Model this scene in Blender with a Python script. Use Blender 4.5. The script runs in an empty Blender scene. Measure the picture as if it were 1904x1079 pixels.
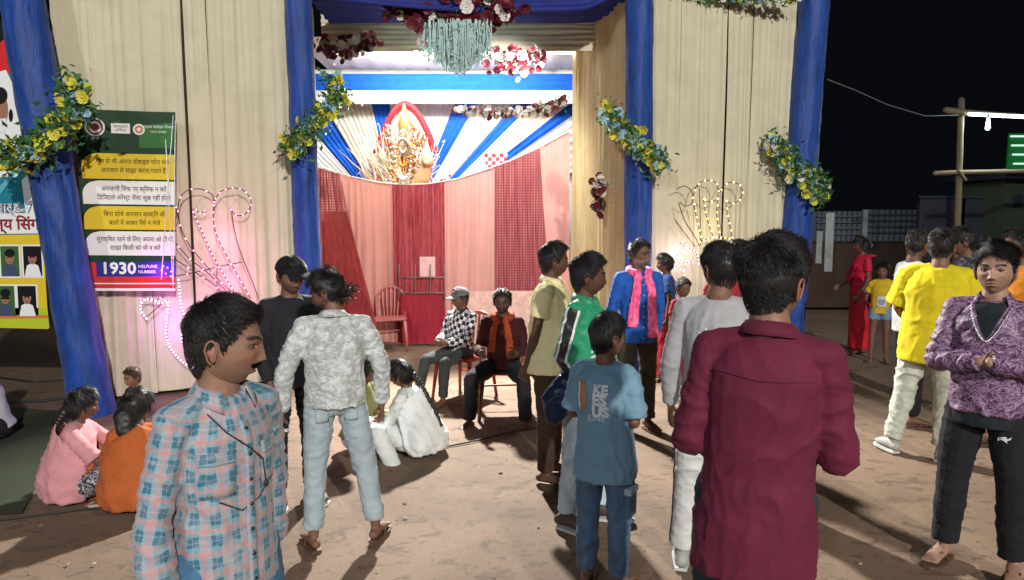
import bpy, bmesh, math, random, re
import numpy as np
from mathutils import Vector, Matrix
from mathutils.bvhtree import BVHTree
random.seed(7); rng = np.random.default_rng(7)
PI = math.pi
S = bpy.context.scene
COL = S.collection
# ------------------------------------------------------------------ camera, world, light, exposure
CAM_H, PITCH, FPX = 1.85, math.atan(139.5/1350.0), 1350.0
cd = bpy.data.cameras.new('camera'); cam = bpy.data.objects.new('camera', cd); COL.objects.link(cam)
cd.sensor_width = 36.0; cd.lens = FPX/1904*36; cd.clip_start = 0.05; cd.clip_end = 400
cam.location = (0, 0, CAM_H); cam.rotation_euler = (PI/2 - PITCH, 0, 0)
S.camera = cam
W = bpy.data.worlds.new('World'); S.world = W; W.use_nodes = True
bg = W.node_tree.nodes['Background']; bg.inputs[0].default_value = (0.60, 0.72, 1.0, 1); bg.inputs[1].default_value = 0.004
S.view_settings.view_transform = 'Standard'; S.view_settings.look = 'None'
S.view_settings.exposure = 0.0; S.view_settings.gamma = 1.0
try:
    S.cycles.use_denoising = True; S.cycles.max_bounces = 6; S.cycles.transparent_max_bounces = 12
    S.cycles.sample_clamp_indirect = 6.0
except Exception: pass

def lamp(name, kind, loc, target, energy, color, size=0.3, size_y=None, spot=None):
    d = bpy.data.lights.new(name, kind); d.energy = energy; d.color = color
    if kind == 'AREA':
        d.shape = 'RECTANGLE'; d.size = size; d.size_y = size_y or size
    else:
        d.shadow_soft_size = size
    if spot: d.spot_size = math.radians(spot); d.spot_blend = 0.5
    o = bpy.data.objects.new(name, d); COL.objects.link(o); o.location = loc
    o.rotation_euler = (Vector(target) - Vector(loc)).to_track_quat('-Z', 'Y').to_euler()
    return o
# flood light on the mast behind the visitors, an added fill light, and the tube lights under the stage canopy plus an added spot
lamp('flood_and_fill_light', 'SPOT', (7.0, -17.0, 11.0), (-0.9, 6.5, 1.6), 22000, (1.0, 0.96, 0.88), 0.30, spot=38)
lamp('flood_and_fill_light', 'SPOT', (-7.5, -15.0, 10.0), (-0.6, 7.0, 1.6), 5600, (0.86, 0.93, 1.0), 0.35, spot=42)  # weaker fill from the left, added to lift the shadows
lamp('stage_and_added_lamp', 'SPOT', (-0.7, 9.35, 3.96), (0.2, 4.6, 0.4), 4800, (1.0, 0.97, 0.9), 0.10, spot=88)
lamp('stage_and_added_lamp', 'AREA', (-0.9, 10.5, 4.05), (-0.9, 11.9, 2.9), 120, (0.97, 0.98, 1.0), 2.6, 0.3)
lamp('stage_and_added_lamp', 'SPOT', (0.25, 8.85, 3.95), (-1.0, 10.4, 1.4), 330, (1.0, 0.96, 0.9), 0.25, spot=112)  # unseen spot added to brighten the pink screen and the valance

# ------------------------------------------------------------------ picture rays (to find where things stand)
def ray(px, py):
    dx = (px-952)/FPX; dy = (539.5-py)/FPX
    c, s = math.cos(PITCH), math.sin(PITCH)
    return np.array([dx, c + dy*s, -s + dy*c])
def at_y(px, py, Y):
    d = ray(px, py); return np.array([0, 0, CAM_H]) + d*(Y/d[1])
def ground_at(px, py, z=0.0):
    d = ray(px, py); return np.array([0, 0, CAM_H]) + d*((z-CAM_H)/d[2])
def on_plane(px, py, A, B):
    """where the ray meets the upright plane through ground points A and B"""
    A = np.array(A[:2], float); B = np.array(B[:2], float)
    n = np.array([-(B-A)[1], (B-A)[0]]); d = ray(px, py)
    t = n.dot(A)/n.dot(d[:2]); return np.array([0, 0, CAM_H]) + d*t

# ------------------------------------------------------------------ numpy noise
_perm = np.random.default_rng(3).permutation(256); _perm = np.concatenate([_perm, _perm])
_g = np.random.default_rng(4).normal(size=(256, 3)); _g /= np.linalg.norm(_g, axis=1)[:, None]
def noise(p):
    p = np.asarray(p, float); i = np.floor(p).astype(int); f = p - i; i &= 255
    u = f*f*f*(f*(f*6-15)+10); out = 0
    for a in (0, 1):
        for b in (0, 1):
            for c in (0, 1):
                h = _perm[_perm[_perm[(i[:, 0]+a) & 255] + ((i[:, 1]+b) & 255)] + ((i[:, 2]+c) & 255)]
                d = (_g[h]*(f - np.array([a, b, c]))).sum(1)
                w = (u[:, 0] if a else 1-u[:, 0])*(u[:, 1] if b else 1-u[:, 1])*(u[:, 2] if c else 1-u[:, 2])
                out = out + w*d
    return out
def ridge(p): return 1 - np.abs(noise(p))*2.6
def sstep(a, b, x):
    t = np.clip((x-a)/(b-a), 0, 1); return t*t*(3-2*t)
def unit(v):
    v = np.asarray(v, float); return v/(np.linalg.norm(v)+1e-12)

# ------------------------------------------------------------------ materials
class NB:
    def __init__(s, name):
        s.m = bpy.data.materials.new(name); s.m.use_nodes = True; s.t = s.m.node_tree
        s.b = s.t.nodes['Principled BSDF']
    def n(s, typ, **kw):
        nd = s.t.nodes.new(typ)
        for k, v in kw.items(): setattr(nd, k, v)
        return nd
    def L(s, a, b): s.t.links.new(a, b)
    def _in(s, sock, v):
        if hasattr(v, 'is_output'): s.L(v, sock)
        elif v is not None:
            if isinstance(v, (tuple, list)) and len(v) == 3 and sock.type == 'RGBA': v = (*v, 1)
            sock.default_value = v
    def math(s, op, a, b=None, c=None):
        nd = s.n('ShaderNodeMath', operation=op)
        for k, v in enumerate((a, b, c)): s._in(nd.inputs[k], v)
        return nd.outputs[0]
    def coord(s, which='Object', scale=(1, 1, 1)):
        tc = s.n('ShaderNodeTexCoord'); mp = s.n('ShaderNodeMapping'); s.L(tc.outputs[which], mp.inputs[0])
        mp.inputs['Scale'].default_value = scale; return mp.outputs[0]
    def attr(s, name):
        nd = s.n('ShaderNodeAttribute', attribute_name=name); return nd
    def noise(s, vec, scale, detail=3, rough=0.55, dist=0.0):
        nd = s.n('ShaderNodeTexNoise'); s.L(vec, nd.inputs['Vector']); nd.inputs['Scale'].default_value = scale
        nd.inputs['Detail'].default_value = detail; nd.inputs['Roughness'].default_value = rough; nd.inputs['Distortion'].default_value = dist
        return nd.outputs[0]
    def voro(s, vec, scale, feature='F1', out=0):
        nd = s.n('ShaderNodeTexVoronoi', feature=feature); s.L(vec, nd.inputs['Vector']); nd.inputs['Scale'].default_value = scale
        return nd.outputs[out]
    def ramp(s, fac, stops, interp='LINEAR'):
        nd = s.n('ShaderNodeValToRGB'); s._in(nd.inputs[0], fac); cr = nd.color_ramp; cr.interpolation = interp
        while len(cr.elements) < len(stops): cr.elements.new(0.5)
        for e, (p, c) in zip(cr.elements, stops):
            e.position = p; e.color = (*c, 1) if isinstance(c, (tuple, list)) else (c, c, c, 1)
        return nd.outputs[0]
    def mix(s, fac, a, b, mode='MIX'):
        nd = s.n('ShaderNodeMix', data_type='RGBA', blend_type=mode); s._in(nd.inputs[0], fac)
        s._in(nd.inputs[6], a); s._in(nd.inputs[7], b); return nd.outputs[2]
    def bump(s, h, strength=0.3, dist=0.01, normal=None):
        nd = s.n('ShaderNodeBump'); s._in(nd.inputs['Height'], h); nd.inputs['Strength'].default_value = strength
        nd.inputs['Distance'].default_value = dist
        if normal is not None: s.L(normal, nd.inputs['Normal'])
        s.L(nd.outputs[0], s.b.inputs['Normal']); return nd.outputs[0]
    def base(s, c): s._in(s.b.inputs['Base Color'], c)
    def set(s, **kw):
        for k, v in kw.items(): s._in(s.b.inputs[k.replace('_', ' ')], v)
        return s

_mc = {}
def cloth(name, col, rough=0.8, var=0.12, bump=0.25, wscale=9, sheen=0.03, weave=420, spec=0.18, stretch=(1, 1, 1), sub=None):
    k = ('cloth', name)
    if k in _mc: return _mc[k]
    m = NB(name); v = m.coord('Object', stretch)
    n1 = m.noise(v, wscale, 4, 0.6, 0.6); n2 = m.noise(v, weave, 2, 0.5)
    dark = tuple(c*(1-var*2.2) for c in col); lite = tuple(min(1, c*(1+var)) for c in col)
    m.base(m.ramp(n1, [(0.3, dark), (0.7, lite)]))
    cv = m.coord('Object', (stretch[0], stretch[1], stretch[2]*.6)); c1 = m.math('ABSOLUTE', m.math('SUBTRACT', m.noise(cv, wscale*1.3, 2, 0.5, 1.3), .5)); c1 = m.math('MINIMUM', m.math('MULTIPLY', c1, 5.0), 1.0)
    h = m.math('ADD', m.math('ADD', n1, m.math('MULTIPLY', c1, 0.22)), m.math('MULTIPLY', n2, 0.06))
    m.bump(h, bump, 0.02); m.set(Roughness=rough, Sheen_Weight=sheen, Specular_IOR_Level=spec)
    if sub:      # thin cloth lets the light behind it through
        tr = m.n('ShaderNodeBsdfTranslucent'); tr.inputs[0].default_value = (*lite, 1); mx = m.n('ShaderNodeMixShader'); mx.inputs[0].default_value = sub
        m.L(m.b.outputs[0], mx.inputs[1]); m.L(tr.outputs[0], mx.inputs[2]); m.L(mx.outputs[0], m.t.nodes['Material Output'].inputs[0])
    _mc[k] = m.m; return m.m
def plain(name, col, rough=0.5, metal=0.0, var=0.08, scale=14, bump=0.1, spec=0.5, coat=0.0):
    k = ('plain', name)
    if k in _mc: return _mc[k]
    m = NB(name); v = m.coord('Object'); n1 = m.noise(v, scale, 5, 0.6)
    m.base(m.ramp(n1, [(0.3, tuple(c*(1-2*var) for c in col)), (0.7, tuple(min(1, c*(1+var)) for c in col))]))
    m.set(Roughness=m.math('ADD', m.math('MULTIPLY', n1, 0.2), rough-0.1), Metallic=metal, Specular_IOR_Level=spec, Coat_Weight=coat)
    m.bump(n1, bump, 0.01); _mc[k] = m.m; return m.m
def glow(name, col, strength):
    k = ('glow', name)
    if k in _mc: return _mc[k]
    m = NB(name); m.base(col); m.set(Emission_Color=col, Emission_Strength=strength, Roughness=0.4); _mc[k] = m.m; return m.m

# ------------------------------------------------------------------ objects
def link(o, parent=None):
    COL.objects.link(o)
    if parent is not None: o.parent = parent
    return o
def tag(o, label=None, cat=None, group=None, kind=None):
    if label: o['label'] = label
    if cat: o['category'] = cat
    if group: o['group'] = group
    if kind: o['kind'] = kind
    return o
def empty(name, loc=(0, 0, 0), rz=0.0):
    o = bpy.data.objects.new(name, None); o.location = loc; o.rotation_euler = (0, 0, rz); o.empty_display_size = 0.1
    return link(o)
def mesh_from(V, F, name='mesh', smooth=True):
    me = bpy.data.meshes.new(name); me.from_pydata([tuple(map(float, v)) for v in V], [], [tuple(map(int, f)) for f in F]); me.update()
    if smooth: me.polygons.foreach_set('use_smooth', [True]*len(me.polygons))
    return me
def mobj(name, me, mat=None, parent=None, loc=None, label=None):
    o = bpy.data.objects.new(name, me); link(o, parent)
    if mat is not None and len(me.materials) == 0: me.materials.append(mat)
    if loc is not None: o.location = loc
    if label: o['label'] = label
    return o
class MB:
    """collects shapes for ONE mesh"""
    def __init__(s): s.V = []; s.F = []
    def add(s, V, F):
        k = len(s.V); s.V += [tuple(map(float, v)) for v in V]; s.F += [tuple(int(i)+k for i in f) for f in F]; return s
    def loft(s, C, RX, RY=None, right=(1, 0, 0), n=12, cap=True, round_=True, squ=1.0):
        C = np.array(C, float); m = len(C); RX = np.broadcast_to(np.asarray(RX, float), (m,)); RY = RX if RY is None else np.broadcast_to(np.asarray(RY, float), (m,))
        T = np.gradient(C, axis=0) if m > 2 else np.array([C[1]-C[0]]*2)
        T = T/(np.linalg.norm(T, axis=1)[:, None]+1e-12)
        R0 = np.array(right, float)
        if R0.ndim == 1: R0 = np.broadcast_to(R0, (m, 3))
        R = R0 - (R0*T).sum(1)[:, None]*T; bad = np.linalg.norm(R, axis=1) < 1e-3
        if bad.any():
            alt = np.array([0.0, 1, 0.1]); R[bad] = alt - (T[bad]@alt)[:, None]*T[bad]
        R /= np.linalg.norm(R, axis=1)[:, None]; N = np.cross(T, R)
        a = np.arange(n)*2*PI/n; ca, sa = np.cos(a), np.sin(a)
        if squ != 1.0: ca = np.sign(ca)*np.abs(ca)**squ; sa = np.sign(sa)*np.abs(sa)**squ
        rings = []
        def ring(c, rx, ry, R_, N_): return c + np.outer(ca*rx, R_) + np.outer(sa*ry, N_)
        if cap and round_:
            r = min(RX[0], RY[0]); rings.append(ring(C[0]-T[0]*r*0.85, RX[0]*0.5, RY[0]*0.5, R[0], N[0])); rings.append(ring(C[0]-T[0]*r*0.5, RX[0]*0.86, RY[0]*0.86, R[0], N[0]))
        for i in range(m): rings.append(ring(C[i], RX[i], RY[i], R[i], N[i]))
        if cap and round_:
            r = min(RX[-1], RY[-1]); rings.append(ring(C[-1]+T[-1]*r*0.5, RX[-1]*0.86, RY[-1]*0.86, R[-1], N[-1])); rings.append(ring(C[-1]+T[-1]*r*0.85, RX[-1]*0.5, RY[-1]*0.5, R[-1], N[-1]))
        V = np.concatenate(rings); k = len(rings); F = []
        for i in range(k-1):
            for j in range(n):
                j2 = (j+1) % n; F.append((i*n+j, i*n+j2, (i+1)*n+j2, (i+1)*n+j))
        if cap:
            F.append(tuple(range(n))[::-1]); F.append(tuple((k-1)*n+j for j in range(n)))
        return s.add(V, F)
    def ball(s, c, r, n=10):
        c = np.array(c, float); r = np.broadcast_to(np.asarray(r, float), (3,)); V = [c+np.array([0, 0, r[2]])]; F = []
        k = n//2
        for i in range(1, k):
            t = PI*i/k
            for j in range(n): V.append(c + np.array([math.sin(t)*math.cos(2*PI*j/n)*r[0], math.sin(t)*math.sin(2*PI*j/n)*r[1], math.cos(t)*r[2]]))
        V.append(c-np.array([0, 0, r[2]])); L = len(V)-1
        for j in range(n): F.append((0, 1+j, 1+(j+1) % n))
        for i in range(k-2):
            for j in range(n):
                a = 1+i*n+j; b = 1+i*n+(j+1) % n; F.append((a, a+n, b+n, b))
        for j in range(n): F.append((L, 1+(k-2)*n+(j+1) % n, 1+(k-2)*n+j))
        return s.add(V, F)
    def box(s, lo, hi, M=None):
        (x0, y0, z0), (x1, y1, z1) = lo, hi
        V = np.array([(x0, y0, z0), (x1, y0, z0), (x1, y1, z0), (x0, y1, z0), (x0, y0, z1), (x1, y0, z1), (x1, y1, z1), (x0, y1, z1)], float)
        if M is not None: V = np.array([M @ Vector(v) for v in V])
        return s.add(V, [(3, 2, 1, 0), (4, 5, 6, 7), (0, 1, 5, 4), (1, 2, 6, 5), (2, 3, 7, 6), (3, 0, 4, 7)])
    def strip(s, A, B):
        k = len(A); return s.add(list(A)+list(B), [(i, i+1, k+i+1, k+i) for i in range(k-1)])
    def grid(s, P):
        P = np.asarray(P, float); a, b = P.shape[:2]; V = P.reshape(-1, 3)
        return s.add(V, [(i*b+j, i*b+j+1, (i+1)*b+j+1, (i+1)*b+j) for i in range(a-1) for j in range(b-1)])
    def build(s, name, mat=None, parent=None, smooth=True, loc=None, label=None):
        return mobj(name, mesh_from(s.V, s.F, name, smooth), mat, parent, loc, label)
def bevel(o, w=0.004, seg=2):
    m = o.modifiers.new('bevel', 'BEVEL'); m.width = w; m.segments = seg; m.limit_method = 'ANGLE'; return o
def solid(o, t=0.003):
    m = o.modifiers.new('solid', 'SOLIDIFY'); m.thickness = t; m.offset = 0; return o
TMP = bpy.data.scenes.new('work')
def remesh(mb, vox, it=4):
    me = mesh_from(mb.V, mb.F); o = bpy.data.objects.new('t', me); TMP.collection.objects.link(o)
    r = o.modifiers.new('r', 'REMESH'); r.mode = 'VOXEL'; r.voxel_size = vox
    if it:
        q = o.modifiers.new('s', 'SMOOTH'); q.factor = 0.5; q.iterations = it
    dg = TMP.view_layers[0].depsgraph; TMP.view_layers[0].update(); dg.update()
    out = bpy.data.meshes.new_from_object(o.evaluated_get(dg)); bpy.data.objects.remove(o); bpy.data.meshes.remove(me)
    out.polygons.foreach_set('use_smooth', [True]*len(out.polygons)); return out
def get_co(me):
    a = np.empty(len(me.vertices)*3); me.vertices.foreach_get('co', a); return a.reshape(-1, 3)
def get_no(me):
    a = np.empty(len(me.vertices)*3); me.vertex_normals.foreach_get('vector', a); return a.reshape(-1, 3)
def set_co(me, co): me.vertices.foreach_set('co', co.ravel()); me.update()
def vattr(me, name, arr, typ='FLOAT_VECTOR'):
    a = me.attributes.new(name, typ, 'POINT')
    a.data.foreach_set('color' if typ == 'FLOAT_COLOR' else 'vector', np.asarray(arr, float).ravel())
_txt = {}
def text_mesh(txt, size=1.0, align='CENTER', bold=0.0):
    txt = re.sub('([\u0915-\u0939])\u093f', '\u093f\\1', txt)   # the short i sign is written before its letter
    c = bpy.data.curves.new('t', 'FONT'); c.body = txt; c.size = size; c.align_x = align; c.align_y = 'CENTER'; c.offset = bold; c.resolution_u = 2
    o = bpy.data.objects.new('t', c); TMP.collection.objects.link(o); TMP.view_layers[0].update(); dg = TMP.view_layers[0].depsgraph; dg.update()
    me = bpy.data.meshes.new_from_object(o.evaluated_get(dg)); co = get_co(me); F = [tuple(p.vertices) for p in me.polygons]
    bpy.data.objects.remove(o); bpy.data.curves.remove(c); bpy.data.meshes.remove(me); return co, F
# ------------------------------------------------------------------ people
def skin_mat():
    if 'skin' in _mc: return _mc['skin']
    m = NB('skin'); a = m.attr('col'); v = m.coord('Object'); n = m.noise(v, 60, 4); n2 = m.noise(v, 9, 3)
    c = m.mix(m.math('MULTIPLY', n2, 0.35), a.outputs[0], m.mix(1.0, a.outputs[0], (0.75, 0.62, 0.6, 1), 'MULTIPLY'))
    n3 = m.noise(v, 26, 4, .65); c = m.mix(m.math('MULTIPLY', m.ramp(n3, [(.38, 0.0), (.66, 1.0)]), .30), c, m.mix(1.0, c, (.62, .50, .46, 1), 'MULTIPLY')); n4 = m.noise(v, 190, 2, .6); c = m.mix(m.math('MULTIPLY', n4, .22), c, m.mix(1.0, c, (.55, .48, .46, 1), 'MULTIPLY'))
    m.base(c); m.bump(m.math('ADD', n, m.math('MULTIPLY', n4, .6)), 0.22, 0.004); m.set(Roughness=m.math('ADD', 0.42, m.math('MULTIPLY', n, 0.22)), Subsurface_Weight=0.06, Subsurface_Scale=0.02, Specular_IOR_Level=0.35)
    _mc['skin'] = m.m; return m.m
def hair_mat(name='black hair', col=(0.012, 0.010, 0.010)):
    k = ('hair', name)
    if k in _mc: return _mc[k]
    m = NB(name); v = m.coord('Object'); n = m.noise(v, 120, 3)
    m.base(m.ramp(n, [(0.3, tuple(c*0.6 for c in col)), (0.75, tuple(c*1.8 for c in col))])); m.bump(n, 0.4, 0.004)
    m.set(Roughness=0.46, Specular_IOR_Level=0.45); _mc[k] = m.m; return m.m

def head_surface(d, fem=False):
    """unit directions (face looks to -Y) -> points on the bare head, metres, head 0.23 high"""
    dx, dy, dz = d[:, 0], d[:, 1], d[:, 2]
    x = 0.0735*dx; y = 0.095*dy; z = 0.114*dz
    t = np.clip(-z/0.114, 0, 1)
    x = x*(1 - (0.30 if fem else 0.23)*t**1.9) ; y = np.where(y < 0, y*(1-0.05*t), y*(1-0.50*t**1.1))
    x = x*(1 + 0.05*np.exp(-((z-0.03)/0.05)**2)*np.clip(dy+0.2, 0, 1))
    y = np.where(dy < 0, -np.abs(y)**1.0, y)
    wf = sstep(0.15, 0.6, -dy)
    g = lambda cx, cz, sx, sz: np.exp(-((np.abs(x)-cx)/sx)**2 - ((z-cz)/sz)**2)
    g0 = lambda cz, sx, sz: np.exp(-(x/sx)**2 - ((z-cz)/sz)**2)
    f = 0*x
    s = np.clip((0.010-z)/0.047, 0, 1)                       # nose: grows down to the tip
    prof = (0.003 + 0.0175*s**1.25)*sstep(0.024, 0.006, z)*sstep(-0.051, -0.036, z)
    f += prof*np.exp(-(x/(0.0066+0.0052*s))**2)
    f += 0.0060*g(0.0125, -0.0390, 0.0055, 0.0065)
    f += 0.006*g(0.026, 0.020, 0.022, 0.008)*(0.5 if fem else 1) + 0.0015*g0(0.018, 0.012, 0.008)
    f -= 0.0105*g(0.031, 0.000, 0.0155, 0.0110)
    f += 0.0045*g(0.044, -0.024, 0.018, 0.016)
    f += 0.0075*g0(-0.063, 0.030, 0.021)
    f += 0.0062*g0(-0.0590, 0.019, 0.0046) + 0.0068*g0(-0.0715, 0.017, 0.0052) - 0.0055*g0(-0.0655, 0.023, 0.0020) - 0.003*g0(-0.082, 0.014, 0.005)
    f += 0.0085*g0(-0.099, 0.018, 0.011)
    f -= 0.003*g(0.052, -0.058, 0.014, 0.02)
    # eye opening
    ex = (np.abs(x)-0.031)/0.0155; ez = (z-0.0002)/0.0034
    al = np.clip(1-(ex**2+np.abs(ez)**1.6), 0, 1); f -= 0.006*sstep(0.0, 0.35, al)
    f += 0.0022*np.exp(-ex**2*0.8)*np.exp(-((z-0.0088)/0.0035)**2) + 0.0012*np.exp(-ex**2)*np.exp(-((z+0.0085)/0.003)**2)
    y = y - f*wf
    return np.stack([x, y, z], 1)

def head_mesh(skin, nu=150, nv=120, fem=False, beard=0.0, mou=0.0, old=False, beardcol=(0.02, 0.017, 0.015), scalp=True):
    u = np.linspace(-PI, PI, nu, endpoint=False); az = u - 0.6*np.sin(u)
    v = np.linspace(0.02, PI-0.02, nv); th = v + 0.10*np.sin(2*v)
    A, T = np.meshgrid(az, th); d = np.stack([np.sin(T)*np.sin(A), -np.sin(T)*np.cos(A), np.cos(T)], -1).reshape(-1, 3)
    P = head_surface(d, fem)
    F = []
    for i in range(nv-1):
        for j in range(nu):
            j2 = (j+1) % nu; F.append((i*nu+j, (i+1)*nu+j, (i+1)*nu+j2, i*nu+j2))
    F.append(tuple(range(nu))); F.append(tuple((nv-1)*nu+j for j in range(nu))[::-1])
    x, y, z = P.T; front = y < -0.02; ax = np.abs(x)
    C = np.tile(np.array(skin), (len(P), 1))
    def blend(mask, col):
        m = np.clip(mask, 0, 1)[:, None]; C[:] = C*(1-m) + np.array(col)*m
    lipc = (skin[0]*0.85+0.04, skin[1]*0.55+0.01, skin[2]*0.6+0.01)
    lm = np.exp(-(x/0.022)**4)*(np.exp(-((z+0.0600)/0.0042)**2)+np.exp(-((z+0.0715)/0.0050)**2))*front
    blend(lm*0.75, lipc); blend(np.exp(-(x/0.022)**4)*np.exp(-((z+0.0655)/0.0014)**2)*front*0.8, [c*0.25 for c in skin])
    bz = 0.0195 + 0.006*np.sin(np.clip((ax-0.012)/0.04, 0, 1)*PI*0.75)
    eb = sstep(0.009, 0.016, ax)*sstep(0.056, 0.044, ax)*np.exp(-((z-bz)/(0.0036 if fem else 0.0054))**2)*front
    blend(eb*1.0, (0.018, 0.014, 0.012))
    ex = (ax-0.031)/0.0165; top = np.exp(-((z-0.0062*np.sqrt(np.clip(1-ex**2, 0, 1))-0.0005)/0.0013)**2)*(np.abs(ex) < 1)*front; blend(top*0.8, (0.02, 0.015, 0.012))
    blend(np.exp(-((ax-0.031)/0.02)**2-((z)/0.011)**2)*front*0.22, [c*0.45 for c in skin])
    blend(np.exp(-((ax-0.0075)/0.0035)**2-((z+0.0445)/0.0022)**2)*front*0.9, [c*0.12 for c in skin])
    low = sstep(-0.028, -0.052, z + 0.35*np.clip(ax-0.045, 0, 1)*-1)*sstep(0.028, 0.0, y)
    bm = low*(1-np.exp(-(x/0.024)**4)*np.exp(-((z+0.0655)/0.0095)**2))
    n = 0.75+0.9*noise(P*220)
    blend(np.clip(bm*beard*n, 0, 1), beardcol)
    mm = np.exp(-(x/0.030)**4)*np.exp(-((z+0.0515-0.0*ax)/0.0058)**2)*front*(y < -0.055)
    blend(np.clip(mm*mou*1.2*n, 0, 1), beardcol)
    blend(0.12*np.exp(-((ax-0.045)/0.02)**2-((z+0.025)/0.02)**2)*front, (skin[0]*1.2, skin[1]*0.7, skin[2]*0.7))
    if scalp: blend(hair_mask(P)*0.9, (0.015, 0.012, 0.011))
    V = list(P); Cc = list(C)
    # eyeballs
    mb = MB(); mb.V = V; mb.F = F
    for sx in (-1, 1):
        k0 = len(mb.V); c = np.array([sx*0.0305, -0.0712, 0.0000]); mb.ball(c, 0.0106, 22)
        q = np.array(mb.V[k0:]); dd = (q-c)/0.0106
        r = np.arccos(np.clip(-dd[:, 1], -1, 1)); col = np.where((r < 0.66)[:, None], np.array([[0.012, 0.008, 0.006]]), np.array([[0.11, 0.085, 0.072]]))
        Cc += list(col)
        # ear
        k0 = len(mb.V); e = np.array([sx*0.0745, 0.012, -0.012]); pts = []; tt = np.linspace(-0.45*PI, 1.28*PI, 15)
        for t in tt:
            pts.append(e + np.array([sx*(0.004+0.009*max(0, math.sin((t+1.3)*0.55))), 0.016*math.cos(t)*(1.0 if math.sin(t) > 0 else 0.75)*1 + 0.004, 0.031*math.sin(t)]))
        mb.loft(pts, 0.0036, 0.0032, n=6)
        mb.loft([e+np.array([sx*-0.004, 0.0, 0.018]), e+np.array([sx*0.005, 0.006, 0.0]), e+np.array([sx*0.001, 0.0, -0.024])], [0.010, 0.0125, 0.0075], [0.004, 0.0045, 0.004], right=(0, 1, 0), n=8)
        mb.loft([e+np.array([sx*0.003, -0.008, 0.004]), e+np.array([sx*0.004, -0.008, -0.008])], 0.004, n=6)
        Cc += [np.array(skin)*np.array([1.0, 0.86, 0.84])*0.95]*(len(mb.V)-k0)
    return np.array(mb.V), mb.F, np.array(Cc)

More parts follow.
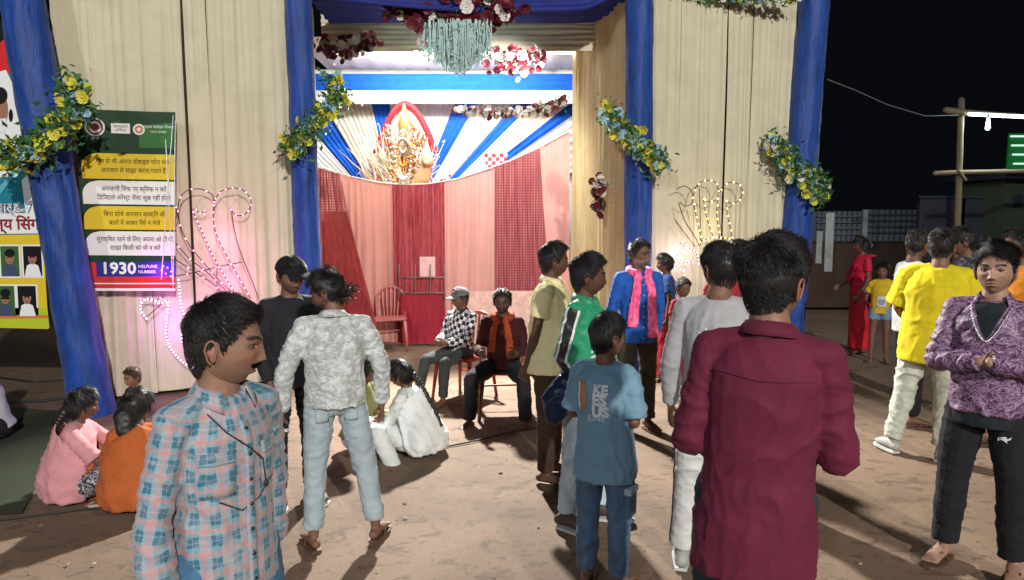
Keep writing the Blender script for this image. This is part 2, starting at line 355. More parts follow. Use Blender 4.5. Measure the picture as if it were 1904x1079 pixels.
HL = ([0, 25, 45, 60, 72, 82, 95, 110, 140, 180], [0.078, 0.075, 0.064, 0.044, 0.006, -0.018, 0.030, -0.035, -0.068, -0.074])
def hair_mask(P, hl=HL, soft=0.006):
    az = np.degrees(np.abs(np.arctan2(P[:, 0], -P[:, 1])))
    return sstep(-soft, soft, P[:, 2]-np.interp(az, *hl))
def hair_build(mat, style='short', dens=1.0, seed=0, thick=1.0, curl=0.25, length=1.0, fringe=0.0, part=0.0, hl=None, topx=1.0):
    """cap with strands; head space"""
    hl = hl or HL; r = np.random.default_rng(seed+11)
    nu, nv = (72, 54) if dens > 0.5 else (40, 30)
    u = np.linspace(-PI, PI, nu, endpoint=False); th = np.linspace(0.01, PI*0.86, nv)
    A, T = np.meshgrid(u, th); D = np.stack([np.sin(T)*np.sin(A), -np.sin(T)*np.cos(A), np.cos(T)], -1).reshape(-1, 3)
    def thickf(P):
        up = sstep(-0.06, 0.09, P[:, 2]); fr = sstep(-0.02, -0.08, P[:, 1])
        if style == 'long': return 0.017*thick*(0.8+0.4*up)
        return thick*(0.004+0.014*up*(1+(topx-1)*sstep(.02, .09, P[:, 2])) + 0.006*fr*up)
    def shell(Dv, off=1.0):
        P = head_surface(Dv); P2 = P*1.0; nrm = Dv/np.array([0.0735, 0.095, 0.114]); nrm /= np.linalg.norm(nrm, axis=1)[:, None]
        m = hair_mask(P, hl, 0.007); cl = noise(P*np.array([38, 38, 30])+seed)*0.25+noise(P*95+seed)*0.15
        return P2 + nrm*((thickf(P)*(1+cl)*off+0.001)*m - 0.006*(1-m))[:, None], m, nrm, P
    Pc, M, N, _ = shell(D)
    F = [(i*nu+j, (i+1)*nu+j, (i+1)*nu+(j+1) % nu, i*nu+(j+1) % nu) for i in range(nv-1) for j in range(nu)]
    F = [f for f in F if M[list(f)].max() > 0.02] + [tuple(range(nu))]
    mb = MB(); mb.add(Pc, F)
    n = int((6500 if style != 'long' else 4500)*dens)
    q = r.normal(size=(n*3, 3)); q /= np.linalg.norm(q, axis=1)[:, None]
    _, m, nr, P0 = shell(q); keep = m > 0.5; q = q[keep][:n]; nr = nr[keep][:n]; P0 = P0[keep][:n]; n = len(q)
    P, _, _, _ = shell(q, 0.8)
    crown = np.array([0.012+part, 0.055, 0.10])
    rad = P0 - crown; flow = rad - (rad*nr).sum(1)[:, None]*nr
    if style != 'long':
        front = sstep(0.03, -0.05, P0[:, 1])*sstep(0.0, 0.06, P0[:, 2])
        flow = flow/(np.linalg.norm(flow, axis=1)[:, None]+1e-6)
        flow = flow*(1-0.5*front[:, None]) + front[:, None]*np.array([0.55, -0.5, 0.25])*(1-fringe) + front[:, None]*fringe*np.array([0.1, -1, -0.5])
    flow = flow - (flow*nr).sum(1)[:, None]*nr; flow /= np.linalg.norm(flow, axis=1)[:, None]+1e-6
    cdir = np.stack([noise(P0*22+10+seed), noise(P0*22+50+seed), noise(P0*22+90+seed)], 1)*2.2
    topw = sstep(-0.03, 0.07, P0[:, 2])
    L = (0.008+0.030*sstep(0.0, 0.085, P0[:, 2])*length)*r.uniform(0.7, 1.25, n)
    if style == 'long': L = 0.06*length*r.uniform(0.7, 1.2, n)
    seg = 4; pts = [P]; cur = P.copy()
    for k in range(seg):
        s = k/seg
        dd = flow + nr*(0.62*(1-1.9*s))*(0.1+0.9*topw[:, None])*(0.25 if style == 'long' else 1) + cdir*curl*(0.8+s*2.0) + r.normal(size=(n, 3))*0.10*(1+curl)
        dd[:, 2] -= 0.35*s*(2.2-1.2*topw)
        dd /= np.linalg.norm(dd, axis=1)[:, None]; cur = cur + dd*(L/seg)[:, None]
        e = cur/np.array([0.076, 0.098, 0.117]); rr = np.linalg.norm(e, axis=1); low = rr < 1.03
        cur[low] = (cur/rr[:, None]*1.04)[low]
        pts.append(cur.copy())
    W0 = 0.00085 if dens > 0.6 else 0.0015 if dens > 0.25 else 0.0026
    side = np.cross(nr, flow); side /= np.linalg.norm(side, axis=1)[:, None]+1e-6
    V = []
    for k, p in enumerate(pts):
        w = W0*(1.0, 1.0, 0.9, 0.65, 0.15)[k]
        V.append(np.stack([p+side*w, p-side*w, p+nr*w*1.1], 1))
    V = np.stack(V, 1).reshape(-1, 3)   # n, 5, 3
    Fs = []
    for i in range(n):
        b = i*15
        for k in range(4):
            o = b+k*3
            Fs += [(o, o+1, o+4, o+3), (o+1, o+2, o+5, o+4), (o+2, o, o+3, o+5)]
    mb.add(V, Fs)
    return mb

def rotz(a): return np.array([[math.cos(a), -math.sin(a), 0], [math.sin(a), math.cos(a), 0], [0, 0, 1.0]])
def rotx(a): return np.array([[1, 0, 0], [0, math.cos(a), -math.sin(a)], [0, math.sin(a), math.cos(a)]])
def roty(a): return np.array([[math.cos(a), 0, math.sin(a)], [0, 1, 0], [-math.sin(a), 0, math.cos(a)]])

def hand(mb, w, D, N, thumb, k, curl=0.35, spread=0.0):
    """w wrist, D along the hand, N where the palm faces, thumb: side vector"""
    D = unit(D); Sx = np.array(thumb, float); Sx = unit(Sx - D*Sx.dot(D)); N0 = np.cross(D, Sx); N = N0 if N0.dot(N) > 0 else -N0
    mb.loft([w, w+D*0.03*k, w+D*0.06*k, w+D*0.088*k], np.array([0.026, 0.034, 0.041, 0.040])*k, np.array([0.018, 0.016, 0.014, 0.012])*k, right=Sx, n=12)
    for i, (o, l) in enumerate(((0.033, 0.070), (0.0115, 0.078), (-0.0105, 0.072), (-0.032, 0.057))):
        p = w+D*0.082*k+Sx*o*k; d = unit(D+Sx*o*(2.2+spread)); pts = [p-d*0.012*k, p]; ang = 0
        for f, fr in enumerate((0.45, 0.30, 0.25)):
            ang += curl*(0.8+0.25*f)*(1+0.08*i); dd = d*math.cos(ang)+N*math.sin(ang); p = p+dd*l*fr*k; pts.append(p)
        mb.loft(pts, np.array([0.0095, 0.0095, 0.0088, 0.008, 0.0066])*k, right=Sx, n=8)
    p = w+D*0.022*k+Sx*0.022*k; pts = [p]; d = unit(D*0.75+Sx*0.62+N*0.2)
    for f, l in enumerate((0.040, 0.032, 0.026)):
        dd = unit(d - Sx*0.22*f + N*curl*0.5*f); p = p+dd*l*k; pts.append(p)
    mb.loft(pts, np.array([0.014, 0.0115, 0.010, 0.0078])*k, right=N, n=8)

def assign_guv(co, segs):
    """segs: list of (a, b, right, radius, id); returns u (around, m), v (along, m), id, and axis"""
    best = np.full(len(co), 1e9); out = np.zeros((len(co), 3)); ax = np.zeros((len(co), 3))
    for (a, b, R, rad, sid, v0) in segs:
        a = np.array(a); b = np.array(b); T = b-a; L = np.linalg.norm(T); T = T/L
        t = np.clip((co-a)@T, 0, L); q = co-(a+np.outer(t, T)); dist = np.linalg.norm(q, axis=1)/rad
        R_ = np.array(R, float); R_ = unit(R_-R_.dot(T)*T); N_ = np.cross(T, R_)
        ang = np.arctan2(q@N_, q@R_); tt = (co-a)@T
        m = dist < best; best[m] = dist[m]
        out[m] = np.stack([ang*rad, tt+v0, np.full(len(co), float(sid))], 1)[m]; ax[m] = T
    return out, ax
def wrinkle(me, segs, amp, seed=0, big=1.0):
    co = get_co(me); no = get_no(me); g, ax = assign_guv(co, segs)
    along = (co*ax).sum(1); perp = co - ax*along[:, None]; limb = g[:, 2] > 0.5
    q = perp*np.where(limb, 9.0, 7.5)[:, None] + ax*(along*np.where(limb, 17.0, 6.0))[:, None]
    w = np.stack([noise(co*3+seed), noise(co*3+seed+31), noise(co*3+seed+67)], 1)
    f1 = np.clip(1-np.abs(noise(q*0.85*big+w*1.9+seed))*2.4, 0, 1)**2.2; f2 = np.clip(1-np.abs(noise(q*1.9*big+w*3.2+seed+9))*2.4, 0, 1)**2
    msk = 0.35+0.65*sstep(-.15, .25, noise(co*4.5+seed+3))
    d = f1*1.55*msk + f2*0.55 + noise(co*4+seed)*1.1
    set_co(me, co+no*(amp*(d-0.5))[:, None]); vattr(me, 'guv', g); return g

def person(name_label, pos, yaw=0.0, h=1.70, head=(0, 0, 0), spine=(0, 0, 1), twist=0.0, pz=None, hx=1.0,
           arms=None, legs=None, feet=None, skin=(0.24, 0.13, 0.085), fem=False, vox=0.008, cvox=0.010, dens=0.3, headk=1.0,
           hair=None, face=None, top=None, bottom=None, shoes='bare', shoe_mat=None, handcurl=0.35, group=None, cat='person', seed=0, name='person', build=1.0, hidelegs=False, palm=None, neckf=0.02):
    yaw = yaw-math.degrees(math.atan2(pos[0], pos[1]))   # yaw is given as seen from where the photographer stands
    k = h/1.70; top = top or {}; hair = hair or {}; face = face or {}
    U = unit(spine); Rt = rotz(math.radians(twist))@np.array([1.0, 0, 0]); Rt = unit(Rt-U*Rt.dot(U)); Fw = np.cross(Rt, U)
    p0 = np.array([0, 0, 0.965*k if pz is None else pz])
    bw = build
    sh = {s: p0+U*0.412*k+Rt*s*(0.150 if not fem else 0.132)*k*bw for s in (1, -1)}
    hip = {s: p0-np.array([0, 0, 0.03*k])+np.array([1.0, 0, 0])*s*0.085*k*hx for s in (1, -1)}
    arms = arms or {}; legs = legs or {}; feet = feet or {}
    A = {}; Lg = {}
    for s in (1, -1):
        d1, d2 = arms.get(s, ((0.14*s, 0.04, -1), (0.05*s, -0.14, -1)))[:2]
        e = sh[s]+Rt*s*0.012*k+unit(d1)*0.285*k; w = e+unit(d2)*0.245*k; A[s] = (sh[s]+Rt*s*0.012*k, e, w)
        l1, l2 = legs.get(s, ((0.05*s, -0.02, -1), (0.02*s, 0.03, -1)))
        kn = hip[s]+unit(l1)*0.42*k; an = kn+unit(l2)*0.40*k; Lg[s] = (hip[s], kn, an)
    if pz is None:
        low = min(Lg[1][2][2], Lg[-1][2][2]); dz = 0.085*k+ (0.012 if shoes != 'bare' else 0) - low; sft = np.array([0, 0, dz])
        p0 = p0+sft; sh = {s: v+sft for s, v in sh.items()}; A = {s: tuple(x+sft for x in v) for s, v in A.items()}; Lg = {s: tuple(x+sft for x in v) for s, v in Lg.items()}
    nb = p0+U*0.485*k
    hy, hp, hr = [math.radians(a) for a in head]
    HR = rotz(hy)@rotx(hp)@roty(hr); hk = k*headk*1.03
    tip = HR@np.array([0, 0, 1.0]); hc = nb+(unit(U+np.array([0, 0, 0.6]))*0.016+Fw*neckf)*k + tip*0.102*hk
    # ---- body
    mb = MB()
    T_ = [(-0.05, .100, .080), (0.0, .138, .098), (0.08, .130, .092), (0.18, .128, .092), (0.28, .145, .098), (0.36, .142, .090), (0.42, .100, .065)]
    fx = (0.92 if fem else 1.0)*bw*0.93
    mb.loft([p0+U*a*k for a, _, _ in T_], [b*k*fx for _, b, _ in T_], [c*k*fx for _, _, c in T_], right=Rt, n=16)
    nk = 0.050 if fem else 0.057
    ntop = hc+HR@np.array([0, .026, -.035])*hk; mb.loft([nb-U*0.05*k, nb+U*0.0*k-Fw*.004*k, nb+(ntop-nb)*0.45, ntop], np.array([0.075, nk+0.004, nk-.003, nk-.002])*k, np.array([0.06, nk+0.003, nk-.002, nk-.002])*k, right=Rt, n=14)
    for s in (1, -1):
        a, e, w = A[s]
        mb.loft([nb-U*0.045*k, a], [0.036*k, 0.038*k], n=10)
        ar = 0.85 if fem else 1.0
        mb.loft([a, a+(e-a)*.5, e], np.array([.042, .040, .034])*k*ar*bw, n=12)
        mb.loft([e, e+(w-e)*.3, e+(w-e)*.75, w], np.array([.036, .039, .029, .025])*k*ar, n=12)
        Dh = unit(w-e); pal = (palm or {}).get(s)
        inn = np.array([-s, 0, 0.0]) if pal is None else np.array(pal, float)
        th = np.cross(Dh, inn); th = th if th.dot(Fw+np.array([0, 0, 0.4])) > 0 else -th
        hd = arms.get(s, (0, 0, None)); Dh2 = unit(hd[2]) if len(hd) > 2 and hd[2] is not None else Dh
        hand(mb, w, Dh2, inn, th, k*(0.92 if fem else 1), handcurl if np.isscalar(handcurl) else handcurl[s])
        hp_, kn, an = Lg[s]
        mb.loft([hp_, hp_+(kn-hp_)*.5, kn], np.array([.082, .068, .050])*k*0.95, n=12)
        mb.loft([kn, kn+(an-kn)*.3, an], np.array([.050, .050, .032])*k*0.95, n=12)
        fd = feet.get(s, (0.18*s, -1, 0)); fd = unit(fd); sd = np.cross(fd, (0, 0, 1.0)); sd = unit(sd) if np.linalg.norm(sd) > .1 else np.array([1.0, 0, 0]); up = np.cross(sd, fd)
        b0 = an - up*0.045*k
        mb.loft([b0-fd*.045*k, b0+fd*.01*k+up*.012*k, b0+fd*.07*k, b0+fd*.135*k-up*.008*k], np.array([.028, .032, .038, .042])*k, np.array([.028, .040, .028, .016])*k, right=sd, n=12)
        for q in range(5):
            o = (-0.031+0.0155*q)*k*s*-1; ln = (0.052, 0.050, 0.045, 0.038, 0.03)[q]*k
            pt = b0+fd*.135*k+sd*o*-1-up*.014*k; mb.loft([pt, pt+fd*ln*0.8-up*0.004*k], [.0095*k]*2, n=6)
    me = remesh(mb, vox, 3)
    nearh = vox < 0.0065
    nu, nv = (170, 140) if nearh else (96, 80)
    hv, hf, hcol = head_mesh(skin, nu, nv, fem=fem, **face)
    hv = (HR@(hv*(hk*1.0)).T).T + hc
    bco = get_co(me); bf = [tuple(p.vertices) for p in me.polygons]; bpy.data.meshes.remove(me)
    bc = np.tile(np.array(skin)*0.95, (len(bco), 1)) * (1+0.25*noise(bco*14+seed))[:, None]
    V = np.concatenate([bco, hv]); F = bf+[tuple(i+len(bco) for i in f) for f in hf]; Cc = np.concatenate([bc, hcol])
    me = mesh_from(V, F, 'person'); vattr(me, 'col', np.concatenate([Cc, np.ones((len(Cc), 1))], 1), 'FLOAT_COLOR')
    o = mobj(name, me, skin_mat()); o.location = (pos[0], pos[1], pos[2] if len(pos) > 2 else 0); o.rotation_euler = (0, 0, math.radians(yaw))
    tag(o, name_label, cat, group)
    R = dict(o=o, k=k, p0=p0, U=U, Rt=Rt, Fw=Fw, sh=sh, A=A, Lg=Lg, nb=nb, hc=hc, HR=HR, hk=hk)
    # ---- hair
    if hair.get('style', 'short') != 'none':
        hh = dict(hair); hm = hair_mat(hh.pop('matname', 'black hair'), hh.pop('col', (0.012, 0.010, 0.010)))
        m2 = hair_build(hm, dens=dens, seed=seed, **hh)
        v = np.array(m2.V); v = (HR@(v*hk).T).T+hc; m2.V = v
        m2.build('hair', hm, o)
    if nearh or vox < 0.0075:      # brows and moustache as short hairs
        rg = np.random.default_rng(seed+77); d = rg.normal(size=(60000, 3)); d[:, 1] = -np.abs(d[:, 1])-.3; d /= np.linalg.norm(d, axis=1)[:, None]; P = head_surface(d, fem); ax_ = np.abs(P[:, 0])
        bz = 0.0195+0.006*np.sin(np.clip((ax_-0.012)/0.04, 0, 1)*PI*0.75)
        sets = [('eyebrow', (ax_ > .011) & (ax_ < .052) & (np.abs(P[:, 2]-bz) < (.0026 if fem else .0042)), 420, .006, 1)]
        if face.get('mou', 0) > .35: sets.append(('moustache', (ax_ < .029) & (np.abs(P[:, 2]+.0505) < .0048*(1-ax_*8)+.001), int(420*face['mou']), .007, 2))
        if face.get('beard', 0) > .5: sets.append(('beard', (P[:, 2] < -.050-.25*np.clip(.055-ax_, 0, 1)*(P[:, 2] > -.082)) & (P[:, 1] < .0), 900, .010, 3))
        for nm, mk, n_, ln, kd_ in sets:
            idx = np.nonzero(mk)[0][:n_]; hb = MB()
            for q in idx:
                p = P[q]; sg = np.sign(p[0]); dr = np.array([sg*.9, -.25, .35*(1 if abs(p[0]) < .035 else -1)]) if kd_ == 1 else np.array([sg*.45, -.35, -1]); dr = unit(dr+rg.normal(size=3)*.22); w = np.array([.0005, 0, .0005])
                e = p+dr*ln*rg.uniform(.6, 1.1)+np.array([0, -.0008, 0]); p = p+np.array([0, .0008, 0]); V_ = [p-w, p+w, p+np.array([0, -.0008, 0]), e]; hb.add([HR@(v_*hk)+hc for v_ in V_], [(0, 1, 3), (1, 2, 3), (2, 0, 3)])
            if hb.F: hb.build(nm, hair_mat('grey facial hair', (.30, .28, .26)) if face.get('beardcol') and kd_ > 1 else hair_mat(), o)['kind'] = 'stuff'
    # ---- top
    if top:
        ft = top.get('fit', 0.018); hem = top.get('hem', -0.13); hr_ = top.get('hemr', (0.172, 0.130)); sl = top.get('sleeve', 'long'); bel = top.get('belly', 0)
        g = MB()
        z0 = hem
        T2 = [(z0, hr_[0]*.96, hr_[1]), (z0*0.5, hr_[0]*0.95, hr_[1]*0.98), (0.06, .140+ft, .108+ft+bel), (0.16, .136+ft, .108+ft+bel), (0.27, .148+ft, .112+ft), (0.355, .146+ft, .104+ft), (0.415, .112+ft, .082+ft*.7), (0.462, .078+ft*.2, .064+ft*.2)]
        cen = []
        for a, _, _ in T2:
            c = p0+U*max(a, -0.02)*k
            if a < -0.02: c = c + np.array([0, 0, (a+0.02)*k])
            cen.append(c)
        wx = (0.92 if fem else 1)*bw
        g.loft(cen, [b*k*wx for _, b, _ in T2], [c*k*wx for _, _, c in T2], right=Rt, n=20, round_=False, squ=0.92)
        for s in (1, -1):
            g.loft([nb-U*0.042*k, sh[s]+U*0.0*k], np.array([.050, .046+ft*.35])*k, n=10)
            a, e, w = A[s]
            ar = (0.88 if fem else 1.0)
            if sl == 'long':
                w2 = w-unit(w-e)*0.005*k
                g.loft([a-U*0.004, a+(e-a)*.5, e], np.array([.046+ft*.5, .045+ft*.55, .040+ft*.5])*k*ar*bw, n=12)
                g.loft([e, e+(w2-e)*.5, e+(w2-e)*.93, w2], np.array([.040+ft*.5, .038+ft*.55, .033+ft*.5, .029+ft*.4])*k*ar, n=12, round_=False)
            elif sl == 'short' or sl == 'half':
                f = 0.62 if sl == 'short' else 0.9
                g.loft([a, a+(e-a)*f*.6, a+(e-a)*f], np.array([.047+ft*.5, .048+ft*.75, .050+ft*.95])*k*ar*bw, n=12, round_=False)
        tm = remesh(g, cvox, 3)
        segs = [(p0+U*-0.3*k, p0+U*.45*k, Rt, 0.155*k, 0, 0.0)]
        for s in (1, -1):
            a, e, w = A[s]
            if sl != 'none':
                segs.append((a+(e-a)*.12, e, Fw, 0.058*k, 1 if s > 0 else 2, 0.0))
                if sl == 'long': segs.append((e, w, Fw, 0.050*k, 1 if s > 0 else 2, np.linalg.norm(e-a)*.88))
        wrinkle(tm, segs, top.get('wr', 0.006), seed, top.get('big', 1.0))
        to = mobj(top.get('name', 'shirt'), tm, top['mat'], o); R['top'] = to
        R['bvh'] = BVHTree.FromPolygons([Vector(c) for c in get_co(tm)], [tuple(p.vertices) for p in tm.polygons])
        if top.get('collar') in ('shirt', 'polo'):
            cm = top.get('collar_mat', top['mat']); c = MB(); n = 30; opn = math.radians(top.get('copen', 26))
            an = np.linspace(-PI+opn, PI-opn, n)   # 0 = back
            def ringp(rx, ry, zo, fwd=0.0, dip=0.0):
                return np.array([nb + (Rt*math.sin(a)*rx - Fw*math.cos(a)*ry + Fw*(0.012+fwd) + U*(zo-0.016*(1-math.cos(a))*0.9 - dip*max(0, -math.cos(a))**3))*k for a in an])
            pts_end = np.clip((np.abs(an)-2.0)/0.9, 0, 1)
            inner0 = ringp(.066, .066, -.022); inner1 = ringp(.064, .064, .020); fold = ringp(.068, .069, .024); mid = ringp(.081, .080, .004)
            outer = ringp(.093, .090, -.014) ; outer = outer - np.outer(pts_end*0.030*k, U) + np.outer(pts_end*0.010*k, Fw)
            c.grid(np.array([inner0, inner1, fold, mid, outer])); co_ = c.build('collar', cm, to); vattr(co_.data, 'guv', [(a*.09, v_, 0) for v_ in (0, .04, .045, .07, .10) for a in an]); solid(co_, 0.003*1.3)
    # ---- bottoms
    if bottom:
        bm_ = bottom; kd = bm_.get('kind', 'pants'); g = MB(); wd = bm_.get('w', 1.0)
        ph = p0
        if kd == 'skirt':
            bot = bm_.get('to', 0.06); zz = [ph[2]+0.05*k, ph[2]-0.08*k, ph[2]*0.6, ph[2]*0.3, bot]
            rr = bm_.get('r', (0.145, 0.175, 0.18, 0.19, 0.20)); cx = (Lg[1][2]+Lg[-1][2])/2
            g.loft([ph+(cx-ph)*((ph[2]-z)/(ph[2]))*np.array([1, 1, 0])+np.array([0, 0, z-ph[2]]) for z in zz], np.array(rr)*k, np.array(rr)*0.82*k, n=20, round_=False)
            segs = [(ph, np.array([cx[0], cx[1], 0.0]), (1, 0, 0), 0.17*k, 0, 0)]
        else:
            g.loft([ph+U*0.07*k, ph, ph-np.array([0, 0, 0.06*k]), ph-np.array([0, 0, 0.11*k])], np.array([.142, .156, .150, .118])*k*bw, np.array([.108, .118, .112, .085])*k*bw, n=18, round_=False)
            segs = []
            endf = bm_.get('end', 1.0)
            for s in (1, -1):
                a, kn, an = Lg[s]; e2 = kn+(an-kn)*0.93
                if kd == 'shorts':
                    g.loft([a, a+(kn-a)*endf], np.array([.090, .088])*k*wd, n=14, round_=False); segs.append((a, kn, (0, 1, 0.1), .08*k, 1, 0))
                else:
                    e2 = kn+(an-kn)*endf*0.97
                    g.loft([a+np.array([0, 0, .01*k]), a+(kn-a)*.5, kn], np.array([.090, .078*wd+.002, .064*wd])*k, n=14)
                    g.loft([kn, kn+(e2-kn)*.5, e2], np.array([.064*wd, .060*wd, .054*wd*bm_.get('flare', 1.0)])*k, n=14, round_=False)
                    segs.append((a, kn, (0, 1, 0.1), .08*k, 1, 0)); segs.append((kn, an, (0, 1, 0.1), .07*k, 1, .42*k))
        for ex in bm_.get('extra', ()): g.loft(*ex[:3], n=14)
        tm = remesh(g, cvox, 3); wrinkle(tm, segs, bm_.get('wr', 0.006), seed+5, 0.8)
        bo = mobj(bm_.get('name', 'trousers'), tm, bm_['mat'], o); R['bot'] = bo
        R['bbvh'] = BVHTree.FromPolygons([Vector(c) for c in get_co(tm)], [tuple(p.vertices) for p in tm.polygons])
    # ---- shoes
    if shoes != 'bare':
        for s in (1, -1):
            an = Lg[s][2]; fd = unit(feet.get(s, (0.18*s, -1, 0))); sd = np.cross(fd, (0, 0, 1.0)); sd = unit(sd); up = np.cross(sd, fd); b0 = an-up*.045*k
            L = [(-.055, .030), (-.02, .036), (.05, .043), (.12, .050), (.175, .042), (.198, .018)]
            so = MB(); zt = -0.036
            a = [b0+fd*x*k+up*(zt*k) + sd*w*k for x, w in L]; b = [b0+fd*x*k+up*(zt*k)-sd*w*k for x, w in L][::-1]
            ring = a+b; n = len(ring); th = up*0.016
            so.add(ring+[p-th for p in ring], [tuple(range(n)), tuple(range(n, 2*n))[::-1]]+[(i, (i+1) % n, n+(i+1) % n, n+i) for i in range(n)])
            if shoes == 'sandal':
                sob = so.build('sandal', shoe_mat, o, smooth=False); st = MB()
                for sg in (1, -1):
                    toe = b0+fd*.135*k-up*.01*k; mid = b0+fd*.09*k+sd*sg*.028*k+up*.018*k; sdp = b0+fd*.04*k+sd*sg*.044*k-up*.034*k
                    st.loft([toe-up*.02*k, toe+up*.008*k, mid, sdp], [.005, .005, .007, .007], [.003]*4, right=fd, n=6)
                st.build('strap', shoe_mat, sob)
            else:
                up_ = MB(); up_.loft([b0-fd*.045*k, b0+fd*.0*k+up*.022*k, b0+fd*.07*k+up*.004*k, b0+fd*.13*k-up*.006*k, b0+fd*.17*k-up*.016*k], np.array([.034, .038, .043, .046, .034])*k, np.array([.034, .052, .036, .028, .018])*k, right=sd, n=14)
                sh_ = up_.build('shoe', shoe_mat, o); so.build('sole', plain('white rubber', (0.5, 0.5, 0.48), 0.6), sh_, smooth=False)
                lc = MB()
                for q in range(4):
                    cc = b0+fd*(.045+.022*q)*k+up*(.040-.004*q)*k; lc.loft([cc-sd*.018*k, cc+up*.004*k, cc+sd*.018*k], .0028, n=5)
                lc.build('lace', plain('white rubber', (0.5, 0.5, 0.48), 0.6), sh_)
    return R

def project(R, pts, key='bvh', direction=None, off=0.003):
    """lay points (x along Rt, z along U from pelvis, side +1 front / -1 back) on the garment"""
    b = R[key]; out = []
    for (x, z, sd) in pts:
        o = R['p0']+R['Rt']*x+R['U']*z+R['Fw']*sd*0.6; d = -R['Fw']*sd
        hit = b.ray_cast(Vector(o), Vector(d), 1.0)
        q = np.array(hit[0]) if hit[0] is not None else R['p0']+R['Rt']*x+R['U']*z+R['Fw']*sd*0.10
        out.append(q-d*off)
    return out
def decal_text(R, txt, x, z, size, mat, sd=1, rot=0, name='print', key='bvh', bold=0.0, parent='top', off=0.0035, sx=1.0):
    co, F = text_mesh(txt, size, bold=bold); c, s = math.cos(rot), math.sin(rot)
    pts = [(x+sd*(q[0]*sx*c-q[1]*s), z+(q[0]*sx*s+q[1]*c), sd) for q in co]
    m = MB(); m.add(project(R, pts, key, off=off), F); return m.build(name, mat, R[parent])
def decal_poly(R, poly, mat, sd=1, name='print', key='bvh', parent='top', off=0.003, n=6):
    """poly: four corners (x,z); filled with a grid laid on the garment"""
    a, b, c, d = [np.array(p, float) for p in poly]; G = []
    for i in range(n+1):
        t = i/n; l = a+(d-a)*t; r = b+(c-b)*t
        for j in range(n+1):
            q = l+(r-l)*j/n; G.append((q[0], q[1], sd))
    P = np.array(project(R, G, key, off=off)).reshape(n+1, n+1, 3)
    m = MB(); m.grid(P); o = m.build(name, mat, R[parent]); vattr(o.data, 'guv', [(q[0]-.243, q[1]+.3, 0) for q in G]); solid(o, 0.002); return o
def placket(R, z0, z1, mat, bmat, x=0.0, w=0.016, nb=6, sd=1):
    n = 24; zs = np.linspace(z0, z1, n); k = R['k']
    P = np.array([project(R, [(x+dx, z*k, sd) for z in zs], off=0.003) for dx in (-w, -w*.3, w*.3, w)])
    m = MB(); m.grid(P); o = m.build('placket', mat, R['top']); vattr(o.data, 'guv', [(dx-.243, z*k+.3, 0) for dx in (x-w, x-w*.3, x+w*.3, x+w) for z in zs]); solid(o, 0.003)
    for z in np.linspace(z0+0.03, z1-0.02, nb):
        p = project(R, [(x, z*k, sd)], off=0.006)[0]; b = MB(); b.loft([p-R['Fw']*.001, p+R['Fw']*.002], .0055, n=10, round_=False, right=R['Rt']); b.build('button', bmat, R['top'])
